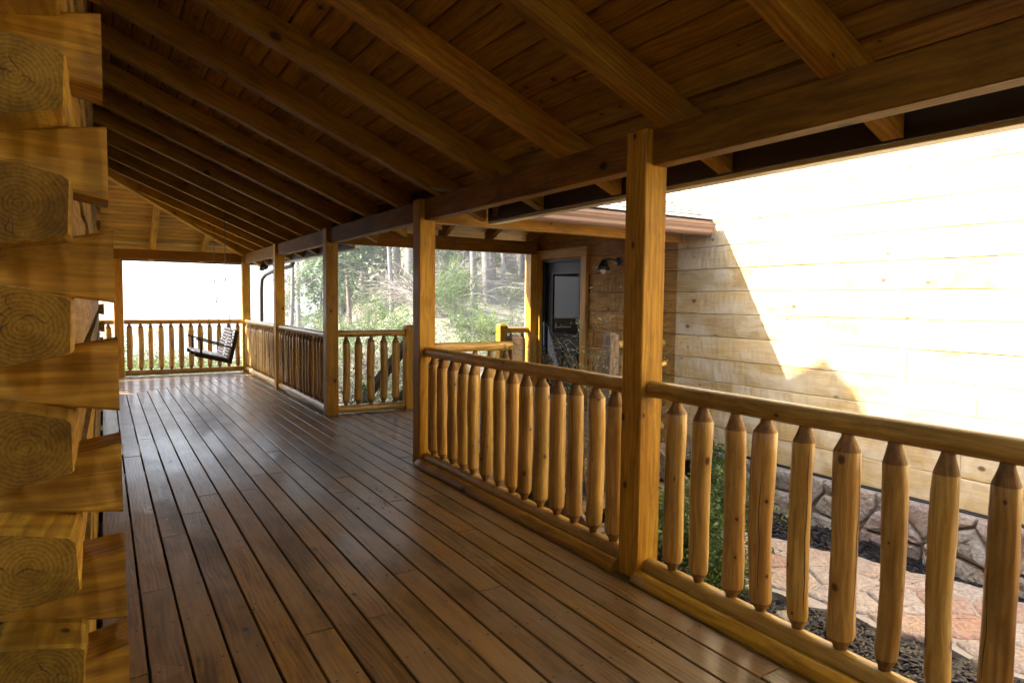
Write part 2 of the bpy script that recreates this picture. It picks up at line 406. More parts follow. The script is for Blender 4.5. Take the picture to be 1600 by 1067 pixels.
V = [(x, y, gz(x, y)) for y in gy for x in gx]; nx = len(gx)
F = [(j*nx+i, j*nx+i+1, (j+1)*nx+i+1, (j+1)*nx+i) for j in range(len(gy)-1) for i in range(nx-1)]
tag(mk('ground', mesh(V, F, smooth=True), 'forest_floor'), kind='structure')
# far ridges
def ridge(name, y0, h0, amp, base, sc, seed):
    V, F = [], []; N = 90; nr = 9
    for j in range(nr):
        for i in range(N+1):
            x = (i/N*2-1)*2350
            t = j/(nr-1); prof = math.sin(t*math.pi)
            z = base+prof*(h0+amp*mnoise.fractal(Vector((x*sc, seed, t*.7)), 1.0, 2.0, 5))
            V.append((x, y0+(t-.5)*500, z))
    F = [(j*(N+1)+i, j*(N+1)+i+1, (j+1)*(N+1)+i+1, (j+1)*(N+1)+i) for j in range(nr-1) for i in range(N)]
    tag(mk(name, mesh(V, F, smooth=True), 'far_hills'), kind='structure')
ridge('hills', 900, 95, 30, -120, .004, 3)
ridge('hills', 1900, 170, 40, -140, .003, 8)
# ------------------------------------------------------------------ deck
deck = empty('deck', (1.2, 6, 0), kind='structure')
TH = .032
def mitre(x): return 11.05+1.15*x
PIT, B0, GAP = .1445, .12, .0105
rr = random.Random(5)
def split(a, b, lo=2.4, hi=4.2):
    out = []; y = a+rr.uniform(.8, 3.4)
    pts = [a]
    while y < b-.9:
        pts.append(round(y/.406)*.406); y += rr.uniform(lo, hi)
    pts.append(b); return pts
screws = []
for i in range(-1, 39):
    x0 = B0+i*PIT+GAP/2; x1 = B0+(i+1)*PIT-GAP/2
    if i == -1: x0 = -.035
    if x0 > XW-.12: continue
    xc = (x0+x1)/2
    if x1 < 2.53:
        ys, ye = -3.2, None
    else:
        ys, ye = 5.13, 8.36
    pts = split(ys, ye if ye else mitre(xc)-.2) if ye is None else [ys, ye]
    for k in range(len(pts)-1):
        a = pts[k]+(.0025 if k else 0); last = k == len(pts)-2; b = pts[k+1]-(.0025 if not last else 0)
        dz = rr.uniform(-.0015, .0015)
        if last and ye is None: poly = [(x0, a), (x1, a), (x1, mitre(x1)-.004), (x0, mitre(x0)-.004)]
        else: poly = [(x0, a), (x1, a), (x1, b), (x0, b)]
        prism('board', poly, -TH+dz, dz, 'deck_wood', deck, math.pi/2)
        ym = b if not (last and ye is None) else mitre(x0)
        js = math.ceil((a+.03)/.406)
        while js*.406 < ym-.02:
            for q in (x0+.026, x1-.026):
                screws.append((q+rr.uniform(-.006, .006), js*.406+rr.uniform(-.012, .012), dz+.0006))
            js += 1
yy = 11.05-.5
for i in range(0, 24):
    ya = 10.98+i*PIT+GAP/2; yb = ya+PIT-GAP
    if yb > 14.12: break
    xa = (ya-11.05)/1.15+.005; xb = (yb-11.05)/1.15+.005
    xa, xb = min(xa, 2.50), min(xb, 2.50)
    L0 = -3.5; mid = rr.uniform(-1.2, .2) if i % 2 else L0
    segs = [(L0, None)] if mid == L0 else [(L0, mid), (mid+.004, None)]
    for s0, s1 in segs:
        if s1 is None: poly = [(s0, ya), (xa, ya), (xb, yb), (s0, yb)]
        else: poly = [(s0, ya), (s1, ya), (s1, yb), (s0, yb)]
        dz = rr.uniform(-.0015, .0015)
        prism('board', poly, -TH+dz, dz, 'deck_wood', deck, 0)
V, F = [], []
for (x, y, z) in screws:
    o = len(V); q = .0066
    V += [(x+q*math.cos(t*math.pi/3), y+q*math.sin(t*math.pi/3), z) for t in range(6)]; F.append(tuple(range(o, o+6)))
s = mk('screw_heads', mesh(V, F), 'screw_steel', deck); s['kind'] = 'stuff'
V, F = [], []
for k in range(46):
    if k < 30: x, y = rr.gauss(1.72, .10), rr.gauss(4.55, .22)
    else: x, y = rr.uniform(.3, 2.2), rr.uniform(2.2, 9)
    q = rr.uniform(.006, .016); a = rr.uniform(0, 6.28); o = len(V)
    V += [(x+q*math.cos(a), y+q*math.sin(a), .003), (x-q*.5*math.sin(a), y+q*.5*math.cos(a), .008), (x-q*math.cos(a), y-q*math.sin(a), .004), (x+q*.5*math.sin(a), y-q*.5*math.cos(a), .003)]; F.append((o, o+1, o+2, o+3))
tag(mk('leaf_litter', mesh(V, F), 'twig_dark'), 'scattered dark dead leaf crumbs on the deck boards near the walkway', 'leaf litter', kind='stuff')
# joists and rim boards beneath
for k in range(0, 12):
    timber('joist', (-.1, -3+k*1.218*1.2, -.135), (2.44, -3+k*1.218*1.2, -.135), .04, .18, 'dark_wood', deck)
timber('rim_joist', (2.47, -3.2, -.14), (2.47, 5.09, -.14), .04, .20, 'beam_wood', deck)
timber('rim_joist', (2.47, 8.40, -.14), (2.47, 14.10, -.14), .04, .20, 'beam_wood', deck)
timber('rim_joist', (-3.5, 14.14, -.14), (2.45, 14.14, -.14), .04, .20, 'beam_wood', deck)
timber('rim_joist', (2.50, 5.105, -.145), (5.48, 5.105, -.145), .04, .22, 'weathered_wood', deck)
timber('rim_joist', (2.50, 8.385, -.145), (5.48, 8.385, -.145), .04, .22, 'weathered_wood', deck)
for x in (3.3, 4.2, 5.1): timber('joist', (x, 5.13, -.135), (x, 8.34, -.135), .04, .18, 'dark_wood', deck)
# quarter round log trim along the near rail foot
def trim(y0, y1):
    V, F = [], []; n = 7; ns = 30
    for i in range(ns+1):
        y = y0+(y1-y0)*i/ns; rr_ = .052*(1+.06*mnoise.noise(Vector((y*3, 1, 4))))
        for k in range(n+1):
            t = math.pi/2*k/n
            V.append((y-(y0+y1)/2, rr_*1.15*math.cos(t), rr_*1.1*math.sin(t)))
        V.append((y-(y0+y1)/2, 0, 0))
    w_ = n+2
    for i in range(ns):
        for k in range(w_): F.append((i*w_+k, i*w_+(k+1) % w_, (i+1)*w_+(k+1) % w_, (i+1)*w_+k))
    F += [tuple(range(w_-1, -1, -1)), tuple(range(ns*w_, ns*w_+w_))]
    me = mesh(V, F); me.polygons.foreach_set('use_smooth', [q % w_ < n for q in range(ns*w_)]+[False]*2)
    mt = Matrix(((0, -1, 0), (1, 0, 0), (0, 0, 1))).to_4x4(); mt.translation = Vector((2.348, (y0+y1)/2, .003))
    mk('foot_trim', me, 'post_wood', deck, mt)
trim(-3.0, YP[1]-.003); trim(YP[1]+PW+.003, YP[2]-.003)
# ------------------------------------------------------------------ posts
def post(p, w_, z0, z1, mat, label, cat='post', name='porch_post', group=None, bark=False):
    o = timber(name, (p[0], p[1], z0), (p[0], p[1], z1), w_, w_, mat, None, up=(0, 1, 0), ch=.006)
    return tag(o, label, cat, group)
G = 'square timber posts along the porch rail'
labs = ['square timber porch post beside the camera, outside the right of the frame',
        'large square timber post in the right foreground, between the two nearest railings',
        'square timber post at the left end of the fourteen-baluster railing, near side of the walkway',
        'square timber post on the far side of the walkway opening, by the short railing',
        'slim far timber post between the two long glossy-topped railings',
        'corner timber post at the far end of the porch, right of the swing']
ztop = [ZBT]*6
for i, y in enumerate(YP):
    post((XR+PW/2, y+PW/2), PW, .002, ZBT-.002, 'post_wood', labs[i], group=G)
post((.235, 13.95+PW/2), PW, .002, ZB-.002, 'post_wood', 'far timber post left of the swing, beside the log house corner', group=G)
post((XW-.085, YP[3]+PW/2), .14, .002, ZB-.002, 'post_wood', 'timber post against the log wall just left of the black door', group=G)
# newels
def newel(x, y, label, w_=.125, h=1.125, mat='post_wood'):
    t = empty('newel_post', (x, y, 0), label, 'post', 'short newel posts at the steps')
    timber('shaft', (x, y, .002), (x, y, h-.03), w_, w_, mat, t, up=(0, 1, 0), ch=.005)
    a = w_/2; V = [(-a, -a, 0), (a, -a, 0), (a, a, 0), (-a, a, 0), (-a*.55, -a*.55, .028), (a*.55, -a*.55, .028), (a*.55, a*.55, .028), (-a*.55, a*.55, .028)]
    F = [(3, 2, 1, 0), (4, 5, 6, 7)]+[(i, (i+1) % 4, 4+(i+1) % 4, 4+i) for i in range(4)]
    mk('cap', mesh(V, F), mat, t, Matrix.Translation(Vector((x, y, h-.0295))))
newel(3.456, 8.25, 'short newel post at the right end of the small railing beyond the walkway')
newel(3.393, 5.48, 'short newel post ending the rail that runs across from the second post', mat='weathered_wood')
newel(4.60, 5.47, 'short grey newel post near the log wall, beside the flowering shrub', mat='weathered_wood')
newel(4.895, 8.25, 'short newel post by the door, on the far side of the steps')
# ------------------------------------------------------------------ railings
seed = [100]
def railing(p0, p1, n, label, first=None, pitch=None, zt=.998, zb=.062, ends=(0, 0), glossy=False):
    p0, p1 = Vector(p0), Vector(p1); d = (p1-p0).normalized(); L = (p1-p0).length
    t = empty('log_railing', (p0+p1)/2, label, 'railing', 'log railings of the porch')
    seed[0] += 7
    logpiece('top_rail', p0+Vector((0, 0, zt)), p1+Vector((0, 0, zt)), .044, t, seed[0])
    logpiece('bottom_rail', p0+Vector((0, 0, zb)), p1+Vector((0, 0, zb)), .052, t, seed[0]+1)
    if first is None: first = L/n/2; pitch = L/n
    for k in range(n):
        q = p0+d*(first+pitch*k+rr.uniform(-.008, .008))
        z0, z1 = zb+.040, zt-.030
        a = q+Vector((rr.uniform(-.004, .004), rr.uniform(-.004, .004), z0)); b = q+Vector((0, 0, z1))
        mt, LL = frame(a, b, up=(0, 1, 0))
        mt = mt @ Matrix.Rotation(rr.uniform(0, 6.28), 4, 'X')
        mk('baluster', BALS[rr.randrange(len(BALS))], None, t, mt)
    return t
RX = 2.415
railing((RX, YP[0]+PW+.002, 0), (RX, YP[1]-.002, 0), 15, 'near log railing right of the large foreground post, above the stone path', first=2.69-.165-.178*14-.02, pitch=.1785)
railing((RX, YP[1]+PW+.002, 0), (RX, YP[2]-.002, 0), 14, 'log railing between the large foreground post and the walkway post', first=.125, pitch=.184)
railing((RX, YP[3]+PW+.002, 0), (RX, YP[4]-.002, 0), 15, 'farther log railing with pale shining top, right after the walkway opening')
railing((RX, YP[4]+PW+.002, 0), (RX, YP[5]-.002, 0), 15, 'farthest side railing with pale shining top, ending at the corner post')
railing((.315, 14.02, 0), (XR-.002, 14.02, 0), 12, 'log railing across the end of the porch behind the swing')
railing((-3.4, 14.02, 0), (.155, 14.02, 0), 20, 'log railing glimpsed through the gap beside the far left post')
railing((XR+PW+.002, 8.25, 0), (3.392, 8.25, 0), 5, 'short five-baluster railing between post and newel, shrub behind it', first=.11, pitch=.166, zt=1.02)
railing((XR+PW+.002, 5.42, 0), (3.329, 5.42, 0), 5, 'short railing running across to the grey newel, behind the near railing', first=.11, pitch=.166, zt=1.026)
railing((4.962, 8.25, 0), (XW-.157, 8.25, 0), 2, 'very short railing between the newel and the post beside the door', zt=1.03)
railing((4.667, 5.45, 0), (XW-.157, 5.45, 0), 4, 'short railing between the grey newel and the log wall')
# ------------------------------------------------------------------ main roof
roof = empty('porch_roof', (1.2, 6, 2.4), 'long timber porch roof with plank ceiling, exposed rafters and header beam', 'porch roof')
XB = XR+.045; BW = .10
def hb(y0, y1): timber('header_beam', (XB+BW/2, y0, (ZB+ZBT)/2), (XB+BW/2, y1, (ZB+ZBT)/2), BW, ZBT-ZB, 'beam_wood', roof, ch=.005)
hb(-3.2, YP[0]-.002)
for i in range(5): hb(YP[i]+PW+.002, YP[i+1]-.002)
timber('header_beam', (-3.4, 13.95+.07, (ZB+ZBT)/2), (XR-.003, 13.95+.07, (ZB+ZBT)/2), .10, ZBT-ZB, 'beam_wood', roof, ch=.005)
ang = math.atan(SL)
def hipx(y): return y-11.61
XTAIL = 2.82
yr = 1.53-.875*5
raf_y = []
while yr < 14.3:
    xs = -2.2 if yr < 11.4 else hipx(yr)+.08
    if xs < 2.5:
        xe = XTAIL
        yc = yr+.045
        # sheared rafter: plumb-cut ends
        z0, z1 = zrb(xs), zrb(xe)
        L = xe-xs; V = []
        for yv in (-.045, .045):
            V += [(-L/2, yv, z0), (L/2, yv, z1), (L/2, yv, z1+RD), (-L/2, yv, z0+RD)]
        zc_ = (z0+z1)/2
        # rotate into local frame with X along slope
        mt = Matrix.Rotation(ang, 4, 'Y'); mt.translation = Vector(((xs+xe)/2, yc, zc_))
        inv = mt.inverted()
        V = [inv @ Vector((v[0]+(xs+xe)/2, v[1]+yc, v[2])) for v in V]
        F = [(0, 1, 2, 3), (7, 6, 5, 4), (4, 5, 1, 0), (3, 2, 6, 7), (1, 5, 6, 2), (4, 0, 3, 7)]
        mk('rafter', mesh(V, F), 'rafter_wood', roof, mt); raf_y.append(yr)
    yr += .875
# end rafters running along Y to the far eave
for x in (-1.83, -.95, -.07, .80, 1.66):
    ys = 11.61+max(x, 0)+.08; ye = 14.42
    def zr2(y): return ZBT+SL*(13.99-y)
    V = []
    for xv in (-.045, .045): V += [(x+xv, ys, zr2(ys)), (x+xv, ye, zr2(ye)), (x+xv, ye, zr2(ye)+RD), (x+xv, ys, zr2(ys)+RD)]
    mt = Matrix.Rotation(math.pi/2, 4, 'Z') @ Matrix.Rotation(ang, 4, 'Y'); mt.translation = Vector((x, (ys+ye)/2, (zr2(ys)+zr2(ye))/2))
    inv = mt.inverted(); V = [inv @ Vector(v) for v in V]
    mk('rafter', mesh(V, [(3, 2, 1, 0), (4, 5, 6, 7), (0, 1, 5, 4), (7, 6, 2, 3), (2, 6, 5, 1), (7, 3, 0, 4)]), 'rafter_wood', roof, mt)
# hip rafter
hp0 = Vector((-.25, 11.36, zrb(-.25)+RD/2-.035)); hp1 = Vector((2.80, 14.41, zrb(2.80)+RD/2-.035))
timber('hip_rafter', hp0, hp1, .085, RD+.03, 'post_wood', roof)
# ceiling planks (main slope): run along Y
cs = math.cos(ang); PWD = .136
def plank_slope(xa, xb, ya, yb, yb2=None, z=zceil, mat='ceiling_wood', parent=roof, gap=.0045):
    """plank whose underside lies on the slope; local X along world Y"""
    yb2 = yb if yb2 is None else yb2
    g = gap
    q = [(xa+g, ya), (xb-g, ya), (xb-g, yb2), (xa+g, yb)]
    ch = .007; th = .02
    V = []
    c = Vector(((xa+xb)/2, (ya+yb)/2, z((xa+xb)/2)))
    for (x, y) in q: V.append((x, y, z(x)+ch))
    for i, (x, y) in enumerate(q):
        xi = x+(ch*1.2 if i in (0, 3) else -ch*1.2); V.append((xi, y, z(xi)))
    for (x, y) in q: V.append((x, y, z(x)+th))
    # local frame
    mt = Matrix(((0, math.cos(ang), math.sin(ang)), (1, 0, 0), (0, -math.sin(ang), math.cos(ang)))).to_4x4(); mt.translation = c
    inv = mt.inverted(); V = [inv @ Vector(v) for v in V]
    F = [(7, 6, 5, 4), (8, 9, 10, 11)]
    for i in range(4):
        j = (i+1) % 4; F += [(4+i, 4+j, j, i), (i, j, 8+j, 8+i)]
    return mk('ceiling_board', mesh(V, F), mat, parent, mt)
x = 2.86
while x > -2.2:
    xb = x; xa = x-PWD*cs
    yend = lambda xx: 11.61+xx if xx > 0 else 11.61+xx
    pts = [-3.2]; y = -3.2+rr.uniform(1.2, 3.5)
    lim = min(yend(xa), yend(xb))
    while y < lim-1.2:
        j = round((y-1.575)/.875)*.875+1.575; pts.append(j); y = j+rr.uniform(2.2, 3.9)
    if yend(xb) > pts[-1]+.3:
        pts.append(None)
    for k in range(len(pts)-1):
        if pts[k+1] is None: plank_slope(xa, xb, pts[k]+.001, yend(xa), yend(xb))
        else: plank_slope(xa, xb, pts[k]+.001, pts[k+1]-.001)
    x = xa
# far slope planks, run along X
def zc2(y): return ZBT+SL*(13.99-y)+RD+.004
y = 14.42
def far_plank(ya, yb, xa0, xe_a, xe_b):
    g = .0045; ch = .007
    q = [(xa0, ya+g), (xe_a, ya+g), (xe_b, yb-g), (xa0, yb-g)]
    V = [(px, py, zc2(py)+ch) for px, py in q]
    for i, (px, py) in enumerate(q):
        pi_ = py+(ch*1.2 if i in (0, 1) else -ch*1.2); V.append((px, pi_, zc2(pi_)))
    V += [(px, py, zc2(py)+.02) for px, py in q]
    c = Vector(((xa0+xe_a)/2, (ya+yb)/2, zc2((ya+yb)/2)))
    mt = Matrix.Rotation(-ang, 4, 'X'); mt.translation = c; inv = mt.inverted(); V = [inv @ Vector(v) for v in V]
    F = [(7, 6, 5, 4), (8, 9, 10, 11)]
    for i in range(4):
        j = (i+1) % 4; F += [(4+i, 4+j, j, i), (i, j, 8+j, 8+i)]
    mk('ceiling_board', mesh(V, F), 'ceiling_wood', roof, mt)
while y > 9.6:
    ya, yb = y-PWD*cs, y
    far_plank(ya, yb, -3.4, max(ya-11.61, -3.3), max(yb-11.61, -3.3))
    y = ya
# roof covering slab above the planks
zs = .026
def slab(name, pts, th=.03, mat='shingle_grey', parent=roof):
    c = sum((Vector(p) for p in pts), Vector())/len(pts); n = len(pts)
    V = [Vector(p)-c for p in pts]+[Vector(p)-c+Vector((0, 0, th)) for p in pts]
    F = [tuple(range(n-1, -1, -1)), tuple(range(n, 2*n))]+[(i, (i+1) % n, n+(i+1) % n, n+i) for i in range(n)]
    return mk(name, mesh(V, F), mat, parent, Matrix.Translation(c))
for nm_, zs, th_, mt_ in (('sheathing', .0235, .02, 'interior_dark'), ('roof_covering', .046, .03, 'shingle_grey')):
  slab(nm_, [(2.90, -3.2, zceil(2.90)+zs), (2.90, 14.51, zceil(2.90)+zs), (-2.3, 9.31, zceil(-2.3)+zs), (-2.3, -3.2, zceil(-2.3)+zs)], th_, mt_)
  slab(nm_, [(2.90, 14.51, zceil(2.90)+zs), (-3.4, 14.51, zceil(2.90)+zs), (-3.4, 9.31, zceil(-2.3)+zs), (-2.3, 9.31, zceil(-2.3)+zs)], th_, mt_)
# fascia and gutter
zf = zceil(2.84)
def fascia(y0, y1):
    timber('fascia_board', (2.842, y0, zf-.075), (2.842, y1, zf-.075), .024, .19, 'dark_fascia', roof)
    timber('drip_edge', (2.875, y0, zf-.184), (2.875, y1, zf-.184), .085, .022, 'drip_metal', roof)
fascia(-3.2, 5.02); fascia(8.62, 14.46)
timber('fascia_board', (-3.4, 14.442, zf-.075), (2.85, 14.442, zf-.075), .024, .19, 'dark_fascia', roof)
tubeobj('gutter', [(2.93, 8.62, zf-.05), (2.93, 14.5, zf-.055)], .055, 'gutter_dark', roof, 10)
# ------------------------------------------------------------------ walkway roof
cr = empty('walkway_roof', (4, 6.8, 2.4), 'small roof over the walkway to the door, brown gutter and grey shingles', 'roof')
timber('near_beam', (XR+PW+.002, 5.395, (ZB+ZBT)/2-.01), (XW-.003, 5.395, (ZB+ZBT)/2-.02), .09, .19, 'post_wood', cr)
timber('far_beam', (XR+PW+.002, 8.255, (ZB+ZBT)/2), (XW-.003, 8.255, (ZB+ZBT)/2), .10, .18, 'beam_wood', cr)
YR = 6.825
def zw(y): return ZBT+SL*(1.43-abs(y-YR))
for x in (3.25, 3.97, 4.70, 5.40):
    for sg in (-1, 1):
        ya, yb = YR, YR+sg*1.53
        V = []
        for xv in (-.04, .04):
            V += [(x+xv, ya, zw(ya)), (x+xv, yb, zw(yb)), (x+xv, yb, zw(yb)+.14), (x+xv, ya, zw(ya)+.14)]
        d = Vector((0, yb-ya, zw(yb)-zw(ya))); mt, _ = frame((x, ya, zw(ya)), (x, yb, zw(yb)))
        inv = mt.inverted(); V = [inv @ Vector(v) for v in V]
        F = [(3, 2, 1, 0), (4, 5, 6, 7), (0, 1, 5, 4), (7, 6, 2, 3), (2, 6, 5, 1), (7, 3, 0, 4)]
        if sg < 0: F = [tuple(reversed(q)) for q in F]
        mk('rafter', mesh(V, F), 'beam_wood', cr, mt)
for sg in (-1, 1):
    k = 0
    while k*PWD*cs < 1.80:
        ya = YR+sg*k*PWD*cs+sg*.003; yb = YR+sg*(k+1)*PWD*cs-sg*.003
        V = [(2.52, ya, zw(ya)+.143), (XW-.01, ya, zw(ya)+.143), (XW-.01, yb, zw(yb)+.143), (2.52, yb, zw(yb)+.143)]
        V += [(a, b, c+.02) for a, b, c in V]
        mt, _ = frame((2.52, (ya+yb)/2, zw((ya+yb)/2)+.143), (XW-.01, (ya+yb)/2, zw((ya+yb)/2)+.143), up=(0, sg*math.sin(ang), math.cos(ang)))
        inv = mt.inverted(); V = [inv @ Vector(v) for v in V]
        F = [(3, 2, 1, 0), (4, 5, 6, 7), (0, 1, 5, 4), (1, 2, 6, 5), (2, 3, 7, 6), (3, 0, 4, 7)]
        if sg < 0: F = [tuple(reversed(q)) for q in F]
        mk('ceiling_board', mesh(V, F), 'ceiling_wood', cr, mt); k += 1
    # sheathing
    ye = YR+sg*1.86
    pts = [(2.52, YR, zw(YR)+.167), (XW-.005, YR, zw(YR)+.167), (XW-.005, ye, zw(ye)+.167), (2.52, ye, zw(ye)+.167)]
    if sg > 0: pts = pts
    else: pts = list(reversed(pts))
    slab('sheathing', pts, .02, 'interior_dark', cr)
# gable closing board towards the main roof
V = [(0, -1.85, 0), (0, 1.85, 0), (0, 0, .42*1.85)]; V = V+[(.02, b, c) for a, b, c in V]
mk('gable_board', mesh(V, [(0, 1, 2), (5, 4, 3), (0, 3, 4, 1), (1, 4, 5, 2), (2, 5, 3, 0)]), 'interior_dark', cr, Matrix.Translation((2.50, YR, zw(YR+1.85)+.12)))
# shingles on the near slope
for k in range(13):
    yb = YR-1.90+k*.145; off = rr.uniform(0, .3); x = 2.45-off
    while x < XW-.03:
        L = .30; x1 = min(x+L-.008, XW-.008)
        if x1-x > .05:
            dz = rr.uniform(0, .003)
            ya_, yb_ = yb, yb+.18
            V = [(x, ya_, zw(ya_)+.194+dz+.010), (x1, ya_, zw(ya_)+.194+dz+.010), (x1, yb_, zw(yb_)+.190), (x, yb_, zw(yb_)+.190)]
            V += [(a, b, c+.008) for a, b, c in V]
            c = Vector(((x+x1)/2, yb, zw(yb)+.2)); V = [Vector(v)-c for v in V]
            mk('shingle', mesh(V, [(3, 2, 1, 0), (4, 5, 6, 7), (0, 1, 5, 4), (1, 2, 6, 5), (2, 3, 7, 6), (3, 0, 4, 7)]), 'shingle_grey', cr, Matrix.Translation(c))
        x += L
# gutter profile along X (ogee) at the near eave
YE = YR-1.90
prof = [(0, .10), (0, 0), (-.055, 0), (-.075, .018), (-.080, .045), (-.100, .072), (-.105, .088), (-.118, .092), (-.118, .104), (-.100, .104), (-.094, .088), (-.08, .08), (-.066, .05), (-.055, .012), (-.008, .012), (-.008, .10)]
n = len(prof); V = [(x, b, c) for x in (-1.30, 1.30) for b, c in prof]
F = [(i, (i+1) % n, n+(i+1) % n, n+i) for i in range(n)]
gx0 = 4.12
gt = mk('gutter', mesh(V, F), 'gutter_brown', cr, Matrix.Translation((gx0, YE+.0, 2.165)))
for sx in (-1.30, 1.30):
    V2 = [(sx, 0, 0), (sx, -.055, 0), (sx, -.078, .03), (sx, -.10, .075), (sx, -.118, .10), (sx, 0, .10)]
    V2 = V2+[(a+.003, b, c) for a, b, c in V2]
    mk('gutter_end_cap', mesh(V2, [(5, 4, 3, 2, 1, 0), (6, 7, 8, 9, 10, 11)]+[(i, (i+1) % 6, 6+(i+1) % 6, 6+i) for i in range(6)]), 'gutter_brown', cr, Matrix.Translation((gx0, YE, 2.165)))
timber('fascia_board', (2.9, YE+.014, 2.235), (XW-.01, YE+.014, 2.235), .024, .15, 'gutter_brown', cr)
# ------------------------------------------------------------------ log wing with the door
wing = empty('log_wing', (6.5, 5, 0), 'pale hand-hewn log wing of the house with sunlit wall and stone foundation', 'building')
DY0, DY1, DZ = 7.15, 8.11, 2.06
LP = .2375
row = 0; z = -.09
while z < 5.2:
    segs = []; y = -4.5+rr.uniform(0, 1.5); pts = [-4.5]
    y = -4.5+rr.uniform(1.4, 4.5)
    while y < 7.0: pts.append(y); y += rr.uniform(2.8, 4.8)
    pts.append(8.45)
    # a break at the walkway; low rows beyond it use the darker wood
    cut = []
    for a, b in zip(pts[:-1], pts[1:]):
        if a < 5.42 < b and z < 3: cut += [(a, 5.42), (5.42, b)]
        else: cut.append((a, b))
    for a, b in cut:
        pieces = [(a, b)]
        if z < DZ-.02:
            pieces = []
            if a < DY0-.13: pieces.append((a, min(b, DY0-.13)))
            if b > DY1+.13: pieces.append((max(a, DY1+.13), b))
        for (c, d) in pieces:
            if d-c < .05: continue
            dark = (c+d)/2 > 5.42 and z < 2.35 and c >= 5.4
            h = LP-.003; prot = rr.uniform(-.004, .004)
            # slightly crowned hewn face with chamfered long edges, subdivided along its length
            ns = max(2, int((d-c)/.22)); pr = [(.06, -h/2), (.004, -h/2), (-.003, -h/2+.006), (-.005, 0), (-.003, h/2-.006), (.004, h/2), (.06, h/2)]
            V = []; L = d-c-.004
            for i in range(ns+1):
                t = -L/2+L*i/ns
                for (px, pz) in pr:
                    w1 = .004*mnoise.noise(Vector((t*.9+c, pz*5, row*3.1))) if px < .05 else 0
                    V.append((t, -(px+prot+w1), pz))
            k = len(pr); F = []
            for i in range(ns):
                for q in range(k-1): F.append((i*k+q, i*k+q+1, (i+1)*k+q+1, (i+1)*k+q))
            F += [tuple(range(k-1, -1, -1)), tuple(range(ns*k, ns*k+k))]
            me = mesh(V, F)
            # local X -> world -Y so that local -Y.. face points to -X
            mt = Matrix(((0, 1, 0), (1, 0, 0), (0, 0, 1))).to_4x4(); mt = Matrix(((0, -1, 0), (1, 0, 0), (0, 0, 1))).to_4x4()
            mt2 = Matrix(((0, -1, 0), (1, 0, 0), (0, 0, 1))).to_4x4(); mt2.translation = Vector((XW, (c+d)/2, z+LP/2))
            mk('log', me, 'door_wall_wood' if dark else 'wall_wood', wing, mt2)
    z += LP; row += 1
# solid body of the wing behind the logs
def block(name, a, b, mat, parent):
    c = (Vector(a)+Vector(b))/2; s = (Vector(b)-Vector(a))/2
    V = [(sx*s.x, sy*s.y, sz*s.z) for sz in (-1, 1) for sy in (-1, 1) for sx in (-1, 1)]
    F = [(0, 2, 3, 1), (4, 5, 7, 6), (0, 1, 5, 4), (2, 6, 7, 3), (0, 4, 6, 2), (1, 3, 7, 5)]
    return mk(name, mesh(V, F), mat, parent, Matrix.Translation(c))
block('wall_core', (XW+.035, -4.5, -.08), (XW+.2, DY0-.02, 5.2), 'interior_dark', wing)
block('wall_core', (XW+.035, DY1+.02, -.08), (XW+.2, 8.45, 5.2), 'interior_dark', wing)
block('wall_core', (XW+.035, DY0-.02, DZ+.02), (XW+.2, DY1+.02, 5.2), 'interior_dark', wing)
block('wall_core', (XW+.2, -4.5, -.7), (XW+.3, 8.45, 5.2), 'interior_dark', wing)
block('wall_core', (XW+.01, 8.46, -.7), (XW+6, 8.6, 5.2), 'wall_wood', wing)
slab('wing_roof', [(XW-.25, -4.8, 5.15), (XW+3.2, -4.8, 7.2), (XW+3.2, 9.0, 7.2), (XW-.25, 9.0, 5.15)], .12, 'shingle_grey', wing)
slab('wing_roof', [(XW+3.2, -4.8, 7.2), (XW+6.6, -4.8, 5.15), (XW+6.6, 9.0, 5.15), (XW+3.2, 9.0, 7.2)], .12, 'shingle_grey', wing)
# flashing strip at wall foot
timber('base_flashing', (XW+.004, -4.5, -.102), (XW+.004, 5.10, -.102), .02, .016, 'black_metal', wing)
# door
dr = mk('door', box_mesh(DZ-.03, DY1-DY0-.11, .045, .004, 'door_paint'), None, wing, frame((XW+.085, (DY0+DY1)/2, .015), (XW+.085, (DY0+DY1)/2, DZ-.02), up=(1, 0, 0))[0])
XD = XW+.085-.0225
def sub(name, y0, y1, z0, z1, x0, x1, mat): return block(name, (x0, y0, z0), (x1, y1, z1), mat, dr)
gy0, gy1, gz0, gz1 = 7.30, 7.90, 1.00, 1.84
sub('pane', gy0, gy1, gz0, gz1, XD-.006, XD-.001, 'pane')
for (a, b, c, d) in ((gy0-.04, gy1+.04, gz0-.035, gz0), (gy0-.04, gy1+.04, gz1, gz1+.035), (gy0-.04, gy0, gz0, gz1), (gy1, gy1+.04, gz0, gz1)):
    sub('pane_frame', a, b, c, d, XD-.022, XD-.001, 'door_paint')
for (a, b) in ((7.30, 7.55), (7.66, 7.90)):
    p = sub('panel', a, b, .22, .80, XD-.014, XD-.001, 'door_paint')
    for v in p.data.vertices:
        if v.co.x < 0: v.co.y *= .84; v.co.z *= .93
for (a, b, c, d) in ((7.28, 7.57, .80, .815), (7.64, 7.92, .80, .815), (7.28, 7.57, .205, .22), (7.64, 7.92, .205, .22)):
    sub('panel_moulding', a, b, c, d, XD-.010, XD-.001, 'door_paint')
hk = tubeobj('handle', [(XD-.003, 7.235, .98), (XD-.045, 7.235, .98), (XD-.055, 7.245, .98), (XD-.055, 7.33, .975)], [.012, .009, .009, .008], 'wire_steel', dr, 8)
fr = empty_parent = wing
block('door_jamb', (XW+.012, DY1-.045, .0), (XW+.12, DY1, DZ), 'door_paint', wing)
block('door_jamb', (XW+.012, DY0, .0), (XW+.12, DY0+.045, DZ), 'door_paint', wing)
